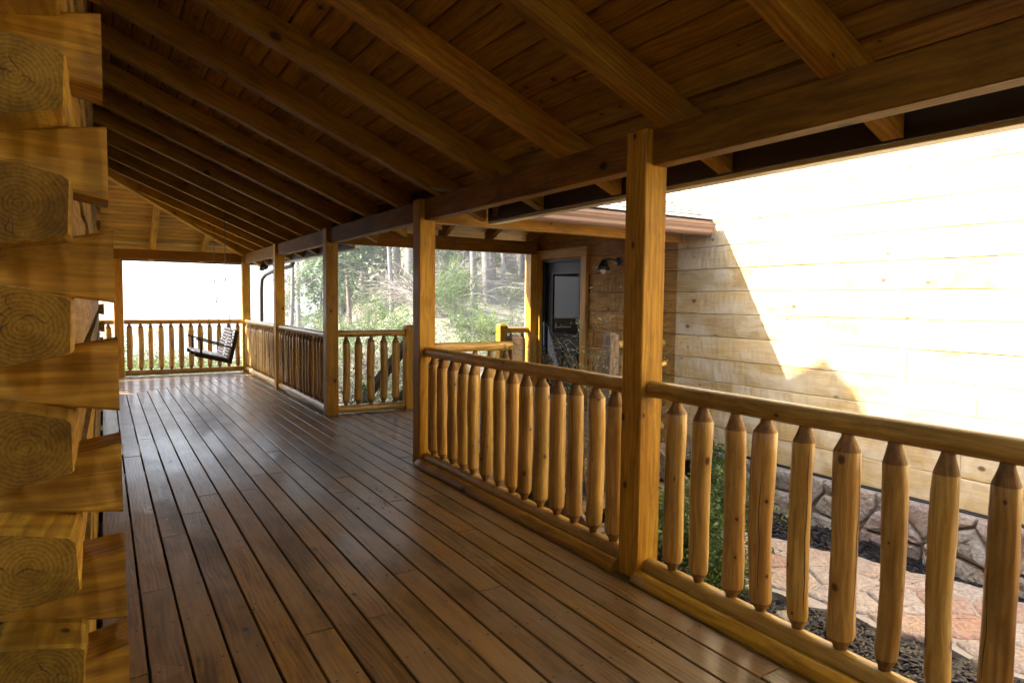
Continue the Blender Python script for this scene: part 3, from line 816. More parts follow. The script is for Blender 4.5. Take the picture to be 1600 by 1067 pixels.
block('door_jamb', (XW+.012, DY0+.046, DZ-.045), (XW+.12, DY1-.046, DZ), 'door_paint', wing)
block('door_sill', (XW-.03, DY0, .002), (XW+.06, DY1, .028), 'drip_metal', wing)
timber('door_trim', (XW-.018, DY1+.065, .002), (XW-.018, DY1+.065, DZ+.0), .125, .05, 'post_wood', wing, up=(1, 0, 0))
timber('door_trim', (XW-.018, DY0-.065, .002), (XW-.018, DY0-.065, DZ+.0), .125, .05, 'post_wood', wing, up=(1, 0, 0))
timber('door_trim', (XW-.020, DY0-.13, DZ+.068), (XW-.020, DY1+.13, DZ+.068), .054, .13, 'post_wood', wing)
# ------------------------------------------------------------------ irregular stones
def voronoi(pts, bounds, shrink):
    out = []
    for i, p in enumerate(pts):
        poly = list(bounds)
        near = sorted((j for j in range(len(pts)) if j != i), key=lambda j: (pts[j][0]-p[0])**2+(pts[j][1]-p[1])**2)[:14]
        for j in near:
            q = pts[j]; dx, dy = q[0]-p[0], q[1]-p[1]; L = math.hypot(dx, dy)
            mx, my = (p[0]+q[0])/2-dx/L*shrink, (p[1]+q[1])/2-dy/L*shrink
            new = []
            for k in range(len(poly)):
                a, b = poly[k], poly[(k+1) % len(poly)]
                da = (a[0]-mx)*dx+(a[1]-my)*dy; db = (b[0]-mx)*dx+(b[1]-my)*dy
                if da <= 0: new.append(a)
                if (da < 0 < db) or (db < 0 < da):
                    t = da/(da-db); new.append((a[0]+(b[0]-a[0])*t, a[1]+(b[1]-a[1])*t))
            poly = new
            if len(poly) < 3: break
        out.append(poly if len(poly) >= 3 else None)
    return out
def rounded(poly, k=.22):
    out = []
    n = len(poly)
    for i in range(n):
        a, b, c = poly[i-1], poly[i], poly[(i+1) % n]
        out.append((b[0]+(a[0]-b[0])*k, b[1]+(a[1]-b[1])*k)); out.append((b[0]+(c[0]-b[0])*k, b[1]+(c[1]-b[1])*k))
    return out
def stone_mesh(poly, h, seed, bulge=.6):
    """poly in local xy, height h up local z, domed rough top"""
    poly = rounded(rounded(poly, .08), .2); poly = [(a*(1+.06*mnoise.noise(Vector((a*14, b*14, seed)))), b*(1+.06*mnoise.noise(Vector((a*14, b*14, seed+9))))) for a, b in poly]; n = len(poly)
    V = [(a, b, 0) for a, b in poly]
    for s_, zz in ((1.0, h*.55), (.965, h*.86), (.84, h*.97), (.45, h)):
        for a, b in poly:
            nz = mnoise.noise(Vector((a*9+seed, b*9, seed*.7)))*h*.55
            V.append((a*s_, b*s_, zz+(nz if zz > h*.5 else 0)))
    F = [(j*n+i, j*n+(i+1) % n, (j+1)*n+(i+1) % n, (j+1)*n+i) for j in range(4) for i in range(n)]+[tuple(range(4*n, 5*n))]
    return mesh(V, F, smooth=True)
# foundation in plane x: local x -> world y
block('mortar_bed', (XW-.01, -4.5, -.75), (XW+.03, 5.08, -.113), 'mortar', wing)
rs = random.Random(21); pts = []
y = -1.2
while y < 5.1:      # small cap stones
    wst = rs.uniform(.16, .38); pts.append((y+wst/2, -.15+rs.uniform(-.01, .01))); y += wst
y = -1.2
while y < 5.1:
    wst = rs.uniform(.34, .68); yy_ = y+wst/2
    if rs.random() < .55: pts.append((yy_, -.42+rs.uniform(-.05, .05)))
    else: pts += [(yy_+rs.uniform(-.05, .05), -.31), (yy_+rs.uniform(-.05, .05), -.56)]
    y += wst
for i, poly in enumerate(voronoi(pts, [(-1.3, -.74), (5.08, -.74), (5.08, -.116), (-1.3, -.116)], .011)):
    if not poly: continue
    cx = sum(p[0] for p in poly)/len(poly); cz = sum(p[1] for p in poly)/len(poly)
    big = cz < -.22
    me = stone_mesh([(-(p[0]-cx), p[1]-cz) for p in poly][::-1], rs.uniform(.05, .10) if big else rs.uniform(.05, .085), i*1.7)
    mt = Matrix(((0, 0, -1), (-1, 0, 0), (0, 1, 0))).to_4x4(); mt.translation = Vector((XW-.008, cx, cz))
    mk('stone', me, 'wall_stone', wing, mt)
# ------------------------------------------------------------------ yard: mulch, path, steps
ZG = -.60
def grid_sheet(name, x0, x1, y0, y1, step, zf_, mat, kind, parent=None):
    nx_ = int((x1-x0)/step); ny_ = int((y1-y0)/step)
    V = [(x0+(x1-x0)*i/nx_, y0+(y1-y0)*j/ny_, zf_(x0+(x1-x0)*i/nx_, y0+(y1-y0)*j/ny_)) for j in range(ny_+1) for i in range(nx_+1)]
    F = [(j*(nx_+1)+i, j*(nx_+1)+i+1, (j+1)*(nx_+1)+i+1, (j+1)*(nx_+1)+i) for j in range(ny_) for i in range(nx_)]
    o = mk(name, mesh(V, F, smooth=True), mat, parent)
    if kind: tag(o, kind=kind)
    return o
def pathc(t):   # centre line
    P = [(4.08, 4.5), (4.16, 3.9), (4.36, 3.35), (4.56, 2.8), (4.70, 2.2), (4.80, 1.5), (4.90, .6), (4.95, -.6), (4.9, -2.5)]
    t = max(0, min(len(P)-1.001, t)); i = int(t); f_ = t-i
    p0 = P[max(i-1, 0)]; p1 = P[i]; p2 = P[i+1]; p3 = P[min(i+2, len(P)-1)]
    g = lambda a, b, c, d: .5*((2*b)+(-a+c)*f_+(2*a-5*b+4*c-d)*f_*f_+(-a+3*b-3*c+d)*f_**3)
    return (g(p0[0], p1[0], p2[0], p3[0]), g(p0[1], p1[1], p2[1], p3[1]))
CP = [pathc(k*.1) for k in range(80)]
def pdist(x, y): return min(math.hypot(x-a, y-b) for a, b in CP)
PH = .56
def mz(x, y):
    d = pdist(x, y); b = ZG+.035*mnoise.noise(Vector((x*2.2, y*2.2, 1)))+.02*mnoise.noise(Vector((x*7, y*7, 1)))
    b += .14*smooth(.45, 1.2, x-4.9)*smooth(.5, .8, d) + .06*smooth(PH, PH+.4, d)
    if d < PH+.02: b = min(b, ZG-.02)
    return b
mulch = grid_sheet('mulch_bed', 2.52, XW-.02, -3.0, 5.0, .07, mz, 'mulch_base', 'structure')
V, F = [], []
rs = random.Random(3)
for k in range(26000):
    x = rs.uniform(2.55, XW-.08); y = rs.uniform(-.2, 5.0) 
    if pdist(x, y) < PH+.01: continue
    z = mz(x, y)+rs.uniform(.0, .016); a = rs.uniform(0, 6.28); L = rs.uniform(.014, .042); w_ = rs.uniform(.005, .012)
    t = rs.uniform(-.5, .5); ca, sa = math.cos(a), math.sin(a); o = len(V)
    for sx, sy, hz in ((-1, -1, 0), (1, -1, 0), (1, 1, 0), (-1, 1, 0), (0, 0, 1)):
        lx, ly = sx*L, sy*w_; V.append((x+lx*ca-ly*sa, y+lx*sa+ly*ca, z+lx*t+(.006 if hz else 0)))
    F += [(o, o+1, o+4), (o+1, o+2, o+4), (o+2, o+3, o+4), (o+3, o, o+4)]
tag(mk('mulch_chips', mesh(V, F), 'mulch_chip'), 'dark bark mulch chips covering the bed beside the stone path', 'mulch', kind='stuff')
path = empty('path', (4.3, 2, ZG), kind='structure')
# mortar base following the path
V, F = [], []
for i, (a, b) in enumerate(CP):
    a2, b2 = CP[min(i+1, len(CP)-1)] if i < len(CP)-1 else (a+(a-CP[i-1][0]), b+(b-CP[i-1][1]))
    d = Vector((a2-a, b2-b, 0)).normalized(); nrm_ = Vector((-d.y, d.x, 0)); wd = PH*(1+.08*math.sin(i*.7))
    for sgn in (-1, 1): 
        p = Vector((a, b, 0))+nrm_*sgn*wd; V += [(p.x, p.y, ZG+.03), (p.x, p.y, ZG-.2)]
for i in range(len(CP)-1):
    o = i*4; F += [(o, o+2, o+6, o+4), (o+1, o, o+4, o+5), (o+2, o+3, o+7, o+6)]
mk('mortar_bed', mesh(V, F), 'mortar', path)
pts = []
tries = 0
while len(pts) < 150 and tries < 9000:
    tries += 1
    x, y = rs.uniform(3.2, 5.6), rs.uniform(-2.3, 4.6)
    if pdist(x, y) < PH-.08 and all(math.hypot(x-a, y-b) > .29 for a, b in pts): pts.append((x, y))
ring = []
for i in range(0, len(CP), 2):
    a, b = CP[i]; a2, b2 = CP[min(i+1, len(CP)-1)]
    if (a2, b2) == (a, b): continue
    d = Vector((a2-a, b2-b, 0)).normalized()
    for sgn in (-1, 1): ring.append((a-d.y*sgn*(PH+.14), b+d.x*sgn*(PH+.14)))
polys = voronoi(pts+ring, [(2.6, -3), (6, -3), (6, 5.2), (2.6, 5.2)], .009)[:len(pts)]
for i, poly in enumerate(polys):
    if not poly: continue
    cx = sum(p[0] for p in poly)/len(poly); cy_ = sum(p[1] for p in poly)/len(poly)
    if max(math.hypot(p[0]-cx, p[1]-cy_) for p in poly) > .5: continue
    me = stone_mesh([(p[0]-cx, p[1]-cy_) for p in poly], .035, i*2.3)
    mk('stone', me, 'flag_stone', path, Matrix.Translation((cx, cy_, ZG+.018)))
# loose dark boulders at the near path edge
for i, (x, y, s_) in enumerate(((3.72, 2.25, .10), (3.62, 2.55, .08), (4.02, 1.86, .09), (4.12, 1.62, .12), (3.9, 2.08, .07), (3.5, 3.0, .09))):
    poly = [(s_*math.cos(t)*rs.uniform(.8, 1.2), s_*.8*math.sin(t)*rs.uniform(.8, 1.2)) for t in [k*2*math.pi/7 for k in range(7)]]
    o = mk('rock', stone_mesh(poly, s_*.9, i*5.1), 'wall_stone', None, Matrix.Translation((x, y, mz(x, y)-.01)))
    tag(o, 'small weathered rock edging the near side of the stone path', 'rock', 'rocks edging the stone path')
# steps down to the path
st = empty('wooden_steps', (4.05, 4.7, ZG), 'open wooden steps going down from the walkway to the stone path', 'steps')
for k in range(3):
    z = -.17*(k+1)+.0; yc = 4.965-.30*k
    for j in (0, 1): timber('tread', (3.40, yc-.079+j*.158, z-.02), (4.72, yc-.079+j*.158, z-.02), .150, .04, 'weathered_wood', st)
for x in (3.37, 4.745):
    L = [(x, 5.08, -.02), (x, 4.05, -.60)]
    timber('stringer', L[0], L[1], .04, .22, 'weathered_wood', st)
# steps beyond the far edge with dark log handrail
st2 = empty('far_steps', (4.2, 9, -.6), 'far steps descending behind the walkway with a dark log handrail', 'steps')
for k in range(5):
    z = -.17*(k+1); yc = 8.57+.30*k
    timber('tread', (3.52, yc, z-.02), (4.84, yc, z-.02), .28, .04, 'weathered_wood', st2)
for x in (3.49, 4.87): timber('stringer', (x, 8.42, -.06), (x, 10.0, -.95), .04, .24, 'dark_wood', st2)
timber('handrail', (3.46, 8.33, .86), (3.46, 10.05, -.12), .11, .12, 'dark_wood', st2)
timber('handrail', (3.46, 8.33, .22), (3.46, 9.95, -.70), .09, .10, 'dark_wood', st2)
post((3.46, 10.1), .11, -1.3, 0, 'dark_wood', 'dark lower newel of the far steps, hidden among shrubs', name='newel_post')
# ------------------------------------------------------------------ main log house (left)
hs = empty('log_house', (-1.5, 6, 0), 'dovetailed log house corner with stacked squared logs at the left edge', 'house')
PZ = .240
YX0, YX1 = 1.75, 1.91          # X-running wall thickness
YE0 = 1.60                     # log ends facing the camera
def poly_log(name, prof, axis, a0, a1, mats, seed, wob=.004):
    """prof: list of (h, z) points; axis 'x': extruded along X from a0..a1 with h = y; axis 'y': h = x. Long axis -> local X"""
    rs_ = random.Random(seed)
    n = len(prof); hc = sum(p[0] for p in prof)/n; zc_ = sum(p[1] for p in prof)/n
    L = a1-a0; ns = max(2, int(L/.12)); ns = min(ns, 60)
    V = []
    for i in range(ns+1):
        t = -L/2+L*i/ns
        for (h, z_) in prof:
            wx = wob*mnoise.noise(Vector((t*5+seed, h*30, z_*11))); wz = wob*.8*mnoise.noise(Vector((t*4+seed, h*20+7, z_*10)))
            V.append((t, (h-hc)+wx, (z_-zc_)+wz))
    F = []
    for i in range(ns):
        for k in range(n): F.append((i*n+k, i*n+(k+1) % n, (i+1)*n+(k+1) % n, (i+1)*n+k))
    mi = [0]*len(F)
    F += [tuple(range(n-1, -1, -1)), tuple(range(ns*n, ns*n+n))]; mi += [1, 1]
    if axis == 'x': mt = Matrix.Identity(4); mt.translation = Vector(((a0+a1)/2, hc, zc_))
    else:           # local X -> world Y, local Y -> world X  (mirror handled through face flip)
        mt = Matrix(((0, -1, 0), (1, 0, 0), (0, 0, 1))).to_4x4(); V = [(a, -b, c) for a, b, c in V]
        F = [tuple(reversed(q)) for q in F]; mt.translation = Vector((hc, (a0+a1)/2, zc_))
    me = mesh(V, F, mi=mi)
    for q in mats: me.materials.append(M[q])
    return me, mt
def flare_log_x(zb_, seed, y0, y1, x_in, x_tip, h_tip, h_in, yflip=False):
    """log along X whose end flares to a dovetail; straight from far left up to x_in, flaring to x_tip"""
    rs_ = random.Random(seed)
    xs_ = [-3.4]+[-3.4+(x_in+3.4)*i/16 for i in range(1, 17)]+[x_in+(x_tip-x_in)*i/5 for i in range(1, 6)]
    V, F, mi = [], [], []
    ch = .006; zc_ = zb_+h_tip/2; tilt = rs_.uniform(-.006, .006)
    prof0 = [(y0+ch, 0), (y0, ch), (y0, 1-ch), (y0+ch, 1), (y1-ch, 1), (y1, 1-ch), (y1, ch), (y1-ch, 0)]
    for x in xs_:
        if x <= x_in: hh = h_in
        else: hh = h_in+(h_tip-h_in)*(x-x_in)/(x_tip-x_in)
        for (yy_, q) in prof0:
            zq = -hh/2+hh*(min(max(q, 0), 1))
            if 0 < q < 1: zq = -hh/2+(ch if q < .5 else hh-ch)
            zq += .004*mnoise.noise(Vector((x*6, yy_*9, seed+q*3)))+tilt*(x-x_in)/.2*(1 if x > x_in else 0)
            yw = .004*mnoise.noise(Vector((x*7, q*2, seed)))
            V.append((x-x_tip, yy_-(y0+y1)/2+yw, zq))
    n = 8
    for i in range(len(xs_)-1):
        for k in range(n): F.append((i*n+k, (i+1)*n+k, (i+1)*n+(k+1) % n, i*n+(k+1) % n)); mi.append(0)
    F = [tuple(reversed(q)) for q in F]
    F += [tuple(range(n)), tuple(range(len(V)-1, len(V)-n-1, -1))]; mi += [1, 1]
    me = mesh(V, F, mi=mi); me.materials.append(M['hewn_wood']); me.materials.append(M['end_grain'])
    return mk('log', me, None, hs, Matrix.Translation((x_tip, (y0+y1)/2, zc_)))
def ylog(zc_, seed, xr_, wid, hl, hr, ye, y_end):
    """log along Y, right face at x = xr_, end facing the camera at y = ye; dovetail: left taller (hl) than right (hr)"""
    rs_ = random.Random(seed); c = .008
    xl = xr_-wid
    tr, br = hr/2, -hr/2; tl, bl = hl/2, -hl/2
    cc = rs_.uniform(.003, .007); cl_ = rs_.uniform(.004, .02); tr += rs_.uniform(-.008, .008); br += rs_.uniform(-.006, .008)
    prof = [(xr_, br+cc), (xr_, tr-cc*2), (xr_-cc*2, tr), (xr_-wid*.5, (tr+tl)/2+.004), (xl+cl_, tl), (xl, tl-cl_), (xl, bl+c), (xl+c, bl), (xr_-wid*.5, (br+bl)/2-.003), (xr_-cc*1.5, br)]
    hc = xr_-wid/2
    ys_ = [ye, ye+.012]+[ye+.012+.05*i for i in range(1, 8)]+[2.3+i*(y_end-2.3)/30 for i in range(31)]
    V, F, mi = [], [], []; n = len(prof)
    for j, yy_ in enumerate(ys_):
        s_ = .965 if j == 0 else 1
        beyond = yy_ > 1.80
        for (h, z_) in prof:
            hh = h-hc; zz = z_
            if beyond and False: zz = z_
            wx = .007*mnoise.noise(Vector((yy_*6+seed, z_*14, 3))); wz = .004*mnoise.noise(Vector((yy_*5+seed, h*12, 8)))
            if beyond: zz = math.copysign(hl/2-.004, z_) if abs(z_) > .03 else z_
            V.append((yy_-ye, -(hh*s_+wx), zz*s_+wz))
    for i in range(len(ys_)-1):
        for k in range(n): F.append((i*n+k, (i+1)*n+k, (i+1)*n+(k+1) % n, i*n+(k+1) % n)); mi.append(0)
    F += [tuple(range(n)), tuple(range(len(V)-1, len(V)-n-1, -1))]; mi += [1, 1]
    # radial drying checks on the cut end
    cy0, cz0 = rs_.uniform(-.03, .03), rs_.uniform(-.025, .025)
    for q_ in range(rs_.randint(2, 4)):
        a = rs_.uniform(0, 6.28); o = len(V); L_ = rs_.uniform(.025, .055); wv = rs_.uniform(.0008, .0016); s0_ = rs_.uniform(.0, .02)
        pts_ = []
        for i in range(5):
            t = s0_+L_*i/4; aa = a+.25*math.sin(i*1.3+a); w2_ = wv*math.sin(math.pi*(i+.3)/4.8)
            y_, z_ = cy0+t*math.cos(aa), cz0+t*math.sin(aa)
            V.append((-.0022, y_-w2_*math.sin(aa), z_+w2_*math.cos(aa))); V.append((-.0022, y_+w2_*math.sin(aa), z_-w2_*math.cos(aa)))
        for i in range(4): F.append((o+2*i, o+2*i+1, o+2*i+3, o+2*i+2)); mi.append(2)
    me = mesh(V, F, mi=mi); me.materials.append(M['hewn_wood']); me.materials.append(M['end_grain']); me.materials.append(M['interior_dark'])
    mt = Matrix(((0, -1, 0), (1, 0, 0), (0, 0, 1))).to_4x4(); mt.translation = Vector((hc, ye, zc_))
    return mk('log', me, None, hs, mt)
rs = random.Random(8)
xb = [1.905-PZ*k for k in range(-6, 9)]      # bottoms of the X logs
XRIGHT = {0: -.068, 1: -.062, 2: -.050, 3: -.045, 4: -.043}
for k, zb_ in zip(range(-6, 9), xb):
    if zb_ < -.3: continue
    flare_log_x(zb_, 50+k, YX0, YX1, -.23, .012+.004*max(k, 0)+rs.uniform(-.003, .003), .162, .075)
    zc_ = zb_-.5*(PZ-.16)
    ylog(zc_, 80+k, -.058+rs.uniform(-.008, .010), .155+rs.uniform(0, .02), .172, .122, YE0+rs.uniform(-.012, .012), 11.55)
    # chinking line behind the joints
# far corner stubs (X-running wall on the far side)
for k, zb_ in zip(range(-6, 9), xb):
    if zb_ < -.3: continue
    flare_log_x(zb_, 150+k, 11.30, 11.46, -.23, -.005+rs.uniform(-.01, .02), .162, .075)
block('wall_core', (-.205, 1.93, -.3), (-.085, 11.29, 3.45), 'interior_dark', hs)
block('wall_core', (-3.4, 1.78, -.3), (-.24, 1.88, 3.45), 'interior_dark', hs)
block('wall_core', (-3.4, 11.33, -.3), (-.24, 11.43, 3.45), 'interior_dark', hs)
block('wall_core', (-7.4, 1.78, -.6), (-3.41, 11.43, 4.6), 'interior_dark', hs)
block('light_block_wall', (-3.6, -3.6, -.6), (2.5, -3.3, 3.2), 'ceiling_wood', hs)  # unseen walls added behind the camera to keep light off inner faces
block('light_block_wall', (-3.7, -3.3, -.6), (-3.42, 1.74, 4.4), 'ceiling_wood', hs)
# steep unseen house roof, ridge height set for its shadow on the wing wall
def gable_body(name, x0, x1, y0, y1, ze, zr, mat, th=.15):
    xm = (x0+x1)/2
    V = [(x0, y0, ze), (x1, y0, ze), (xm, y0, zr), (x0, y1, ze), (x1, y1, ze), (xm, y1, zr)]
    c = Vector((xm, (y0+y1)/2, ze)); V = [Vector(v)-c for v in V]
    return mk(name, mesh(V, [(0, 1, 2), (5, 4, 3), (0, 3, 4, 1), (1, 4, 5, 2), (2, 5, 3, 0)]), mat, hs, Matrix.Translation(c))
HR = 7.47
gable_body('upper_roof', -7.4, -.2, 1.4, 11.8, 3.55, HR, 'shingle_grey')
# unseen block with pitched cap, added to cast the shadow's peak
CX, CYc = -3.8, 7.52
block('shadow_caster', (CX-.20, CYc-.24, 5.0), (CX+.20, CYc+.24, HR+.21), 'wall_stone', hs)
V = [(-.24, -.40, 0), (.24, -.40, 0), (.24, .40, 0), (-.24, .40, 0), (0, 0, .46)]
mk('shadow_caster_cap', mesh(V, [(3, 2, 1, 0), (0, 1, 4), (1, 2, 4), (2, 3, 4), (3, 0, 4)]), 'black_metal', hs, Matrix.Translation((CX, CYc, HR+.21)))
# ------------------------------------------------------------------ swing
sw = empty('porch_swing', (1.5, 11.55, .45), 'slatted wooden porch swing with dark frame hanging near the end railing', 'swing')
ya, yb = 11.0, 12.12
A = Vector((1.155, 0, .60)); B = Vector((1.640, 0, .475)); T = Vector((1.765, 0, .945))
def sp(p, y): return Vector((p.x, y, p.z))
for y in (ya+.03, (ya+yb)/2, yb-.03):
    timber('seat_rail', sp(A, y), sp(B, y), .035, .06, 'swing_dark', sw)
    timber('back_rail', sp(B+(B-A)*.02+Vector((0, 0, -.03)), y), sp(T, y), .035, .055, 'swing_dark', sw, up=(1, 0, 0))
dn = Vector((-(B-A).z, 0, (B-A).x)).normalized(); db = (T-B).normalized(); nb_ = Vector((-db.z, 0, db.x))
if nb_.x > 0: nb_ = -nb_
for k in range(9):
    p = A+(B-A)*((k+.1)/8.9)+dn*.042
    timber('seat_slat', sp(p, ya), sp(p, yb), .043, .016, 'swing_wood', sw, up=tuple(dn))
for k in range(10):
    p = B+(T-B)*((k+.9)/9.9)+nb_*.038
    timber('back_slat', sp(p, ya), sp(p, yb), .034, .016, 'swing_wood', sw, up=tuple(nb_))
for y in (ya-.02, yb+.02):
    a0 = A+Vector((.02, 0, .235)); b0 = B+Vector((.055, 0, .205))
    timber('armrest', sp(a0, y), sp(b0, y), .07, .022, 'swing_dark', sw)
    timber('arm_post', sp(A+Vector((.09, 0, .0)), y), sp(A+Vector((.085, 0, .205)), y), .03, .055, 'swing_dark', sw, up=(0, 1, 0))
    tp = Vector((1.60, 0, 1.75)); zt_ = zrb(1.60)
    for q in (A+Vector((.09, 0, .22)), B+Vector((.05, 0, .21))):
        tubeobj('chain', [sp(q, y), sp(tp, y)], .0055, 'wire_steel', sw, 5)
    tubeobj('chain', [sp(tp, y), Vector((1.60, y, zt_+.14))], .0055, 'wire_steel', sw, 5)
# ------------------------------------------------------------------ downspout, lamps
ds = empty('downspout', (2.9, 14.4, 1), 'dark brown downspout curving down outside the far corner post', 'downspout')
tubeobj('pipe', [(2.93, 12.3, 2.12), (2.93, 12.4, 2.05), (2.86, 13.6, 1.99), (2.80, 14.05, 1.93), (2.775, 14.28, 1.84), (2.77, 14.33, 1.6), (2.77, 14.33, -.5)], .036, 'gutter_dark', ds, 10)
fl = empty('flood_light', (2.75, 14.3, 2.1), 'small black floodlight under the far eave beside the downspout', 'lamp')
tubeobj('stem', [(2.62, 13.4, 2.17), (2.60, 13.38, 2.09)], .012, 'black_metal', fl, 6)
tubeobj('head', [(2.60, 13.40, 2.10), (2.595, 13.36, 2.06), (2.59, 13.31, 2.015)], [.022, .035, .055], 'black_metal', fl, 10)
tubeobj('head', [(2.63, 13.42, 2.10), (2.66, 13.42, 2.07), (2.70, 13.43, 2.04)], [.020, .034, .05], 'black_metal', fl, 10)
sc = empty('wall_lamp', (XW-.1, 6.45, 1.9), 'black barn-style wall lamp on the log wall right of the door', 'lamp')
tubeobj('backplate', [(XW-.012, 6.40, 1.955), (XW-.035, 6.40, 1.955)], .055, 'black_metal', sc, 14)
tubeobj('arm', [(XW-.03, 6.40, 1.95), (XW-.08, 6.42, 1.975), (XW-.16, 6.46, 1.98), (XW-.19, 6.48, 1.94)], .013, 'black_metal', sc, 8)
tubeobj('shade', [(XW-.185, 6.48, 1.975), (XW-.19, 6.48, 1.93), (XW-.195, 6.48, 1.90), (XW-.20, 6.48, 1.855)], [.03, .045, .06, .095], 'black_metal', sc, 16)
tubeobj('bulb', [(XW-.20, 6.48, 1.87), (XW-.20, 6.48, 1.83), (XW-.20, 6.48, 1.795)], [.032, .038, .018], 'bulb_glass', sc, 12)
# ------------------------------------------------------------------ vegetation
def branch(parts, p, d, L, rad, depth, rs_, segs=4, kids=3, spread=.7, up=.12, nside=4, minr=.003, tips=None, jit=.22):
    pts = [p.copy()]; rads = [rad]; q = p.copy(); dd = d.copy()
    for i in range(segs):
        dd = (dd+Vector((rs_.uniform(-1, 1), rs_.uniform(-1, 1), rs_.uniform(-1, 1)))*jit+Vector((0, 0, up*.3))).normalized()
        q = q+dd*L/segs; pts.append(q.copy()); rads.append(max(minr, rad*(1-.75*(i+1)/segs)))
    parts.append(tube(pts, rads, nside, cap=False))
    if tips is not None and depth <= 1: tips += pts[1:]
    if depth <= 0: return
    for k in range(kids):
        t = rs_.uniform(.25, 1.0); i = min(segs-1, int(t*segs)); fr_ = t*segs-i
        b = pts[i].lerp(pts[i+1], fr_)
        ax = (pts[i+1]-pts[i]).normalized(); o = ax.orthogonal().normalized(); o.rotate(Matrix.Rotation(rs_.uniform(0, 6.28), 3, ax))
        nd = (ax*(1-spread)+o*spread+Vector((0, 0, up))).normalized()
        branch(parts, b, nd, L*rs_.uniform(.45, .7), max(minr, rads[i]*.5), depth-1, rs_, max(2, segs-1), kids, spread, up, 3 if depth < 3 else nside, minr, tips, jit)
def leafquads(tips, n, size, rs_, spread=.08, flat=.5):
    V, F = [], []
    for k in range(n):
        c = tips[rs_.randrange(len(tips))]+Vector((rs_.gauss(0, spread), rs_.gauss(0, spread), rs_.gauss(0, spread)))
        a = Vector((rs_.gauss(0, 1), rs_.gauss(0, 1), rs_.gauss(0, flat))).normalized(); b = a.cross(Vector((rs_.gauss(0, .5), rs_.gauss(0, .5), 1))).normalized()
        s_ = size*rs_.uniform(.6, 1.3); o = len(V)
        V += [c-a*s_, c+b*s_*.42+a*s_*.1, c+a*s_, c-b*s_*.42+a*s_*.1]; F.append((o, o+1, o+2, o+3))
    return V, F
TREES = []
def tree_proto(seed, H, rad, kind):
    rs_ = random.Random(seed); parts = []; p = Vector((0, 0, -.4)); pts = [p.copy()]; rads = [rad*1.25]
    d = Vector((rs_.uniform(-.06, .06), rs_.uniform(-.06, .06), 1)).normalized(); nseg = 9
    for i in range(nseg):
        d = (d+Vector((rs_.uniform(-1, 1), rs_.uniform(-1, 1), 0))*.045).normalized(); p = p+d*H/nseg; pts.append(p.copy()); rads.append(max(.02, rad*1.15*(1-.80*(i+1)/nseg)))
    trunk = mesh(*tube(pts, rads, 7, cap=False), smooth=True); trunk.materials.append(M['bark_pale' if kind != 'pine' else 'bark'])
    tips = []
    start = .38 if kind == 'bare' else (.30 if kind == 'pine' else .15)
    nb_ = {'bare': 26, 'pine': 40, 'leafy': 22}[kind]
    for k in range(nb_):
        t = start+(1-start)*(k+rs_.random())/nb_; i = min(nseg-1, int(t*nseg)); b = pts[i].lerp(pts[i+1], t*nseg-i)
        a = rs_.uniform(0, 6.28); upv = rs_.uniform(.2, .9) if kind != 'pine' else rs_.uniform(-.1, .3)
        L = H*(.26 if kind != 'pine' else .20)*(1.15-t)*rs_.uniform(.6, 1.2)+.3
        branch(parts, b, Vector((math.cos(a), math.sin(a), upv)).normalized(), L, max(.008, rads[i]*.24), 2, rs_, 4, 3, .6, .15 if kind != 'pine' else .03, 4, .006, tips)
    crown = mesh(*join(parts)); crown.materials.append(M['twig'])
    lv = None
    if kind == 'pine':
        V, F = leafquads(tips, 5200, .16, rs_, .16, .4); lv = mesh(V, F); lv.materials.append(M['needle_green'])
    elif kind == 'leafy':
        V, F = leafquads(tips, 3600, .07, rs_, .14); lv = mesh(V, F); lv.materials.append(M['leaf_lime'])
    return trunk, crown, lv
for sd_, H, rd_, kd_ in ((1, 13, .15, 'bare'), (2, 15, .18, 'bare'), (3, 10, .10, 'bare'), (4, 8, .07, 'bare'), (5, 12, .15, 'pine'), (6, 8, .10, 'pine'), (7, 6.5, .07, 'leafy')):
    TREES.append((tree_proto(sd_, H, rd_, kd_), kd_))
TL = {'bare': ('bare_tree', 'leafless pale tree'), 'pine': ('pine_tree', 'green pine'), 'leafy': ('young_tree', 'yellow-green leafy tree')}
def place_tree(i, x, y, s_, rz):
    (trunk, crown, lv), kd_ = TREES[i]; nm, lab = TL[kd_]
    z = gz(x, y)
    size = 'large ' if s_*(15, 15, 10, 8, 12, 8, 6.5)[i if i != 1 else 1] > 12 else 'small '
    far = 'nearer ' if y < 24 else ('farther ' if y > 42 else '')
    lab = (far+size+lab+' '+where(x, y)).strip(); lab = lab[0].lower()+lab[1:]
    t = empty(nm, (x, y, z), lab, 'tree', {'bare': 'leafless trees on the slope', 'pine': 'pines on the slope', 'leafy': 'young leafy trees on the slope'}[kd_])
    mt = Matrix.Translation((x, y, z)) @ Matrix.Rotation(rz, 4, 'Z') @ Matrix.Scale(s_, 4)
    mk('trunk', trunk, None, t, mt); c = mk('crown', crown, None, t, mt)
    if lv: mk('foliage', lv, None, t, mt)
rs = random.Random(77)
def where(x, y):
    v = Vector((x, y, 1.4))-Vector((0, 0, 1.4458)); px = 512+664.7*v.dot(r2)/v.dot(f)
    for lim, t_ in ((245, 'beyond the end railing'), (275, 'right of the corner post'), (325, 'behind the long glossy railing'), (413, 'behind the five-baluster railing'), (480, 'in the left walkway opening'), (532, 'in the opening beside the door')):
        if px < lim: return t_
    return 'behind the log wing'
placed = []; tries = 0
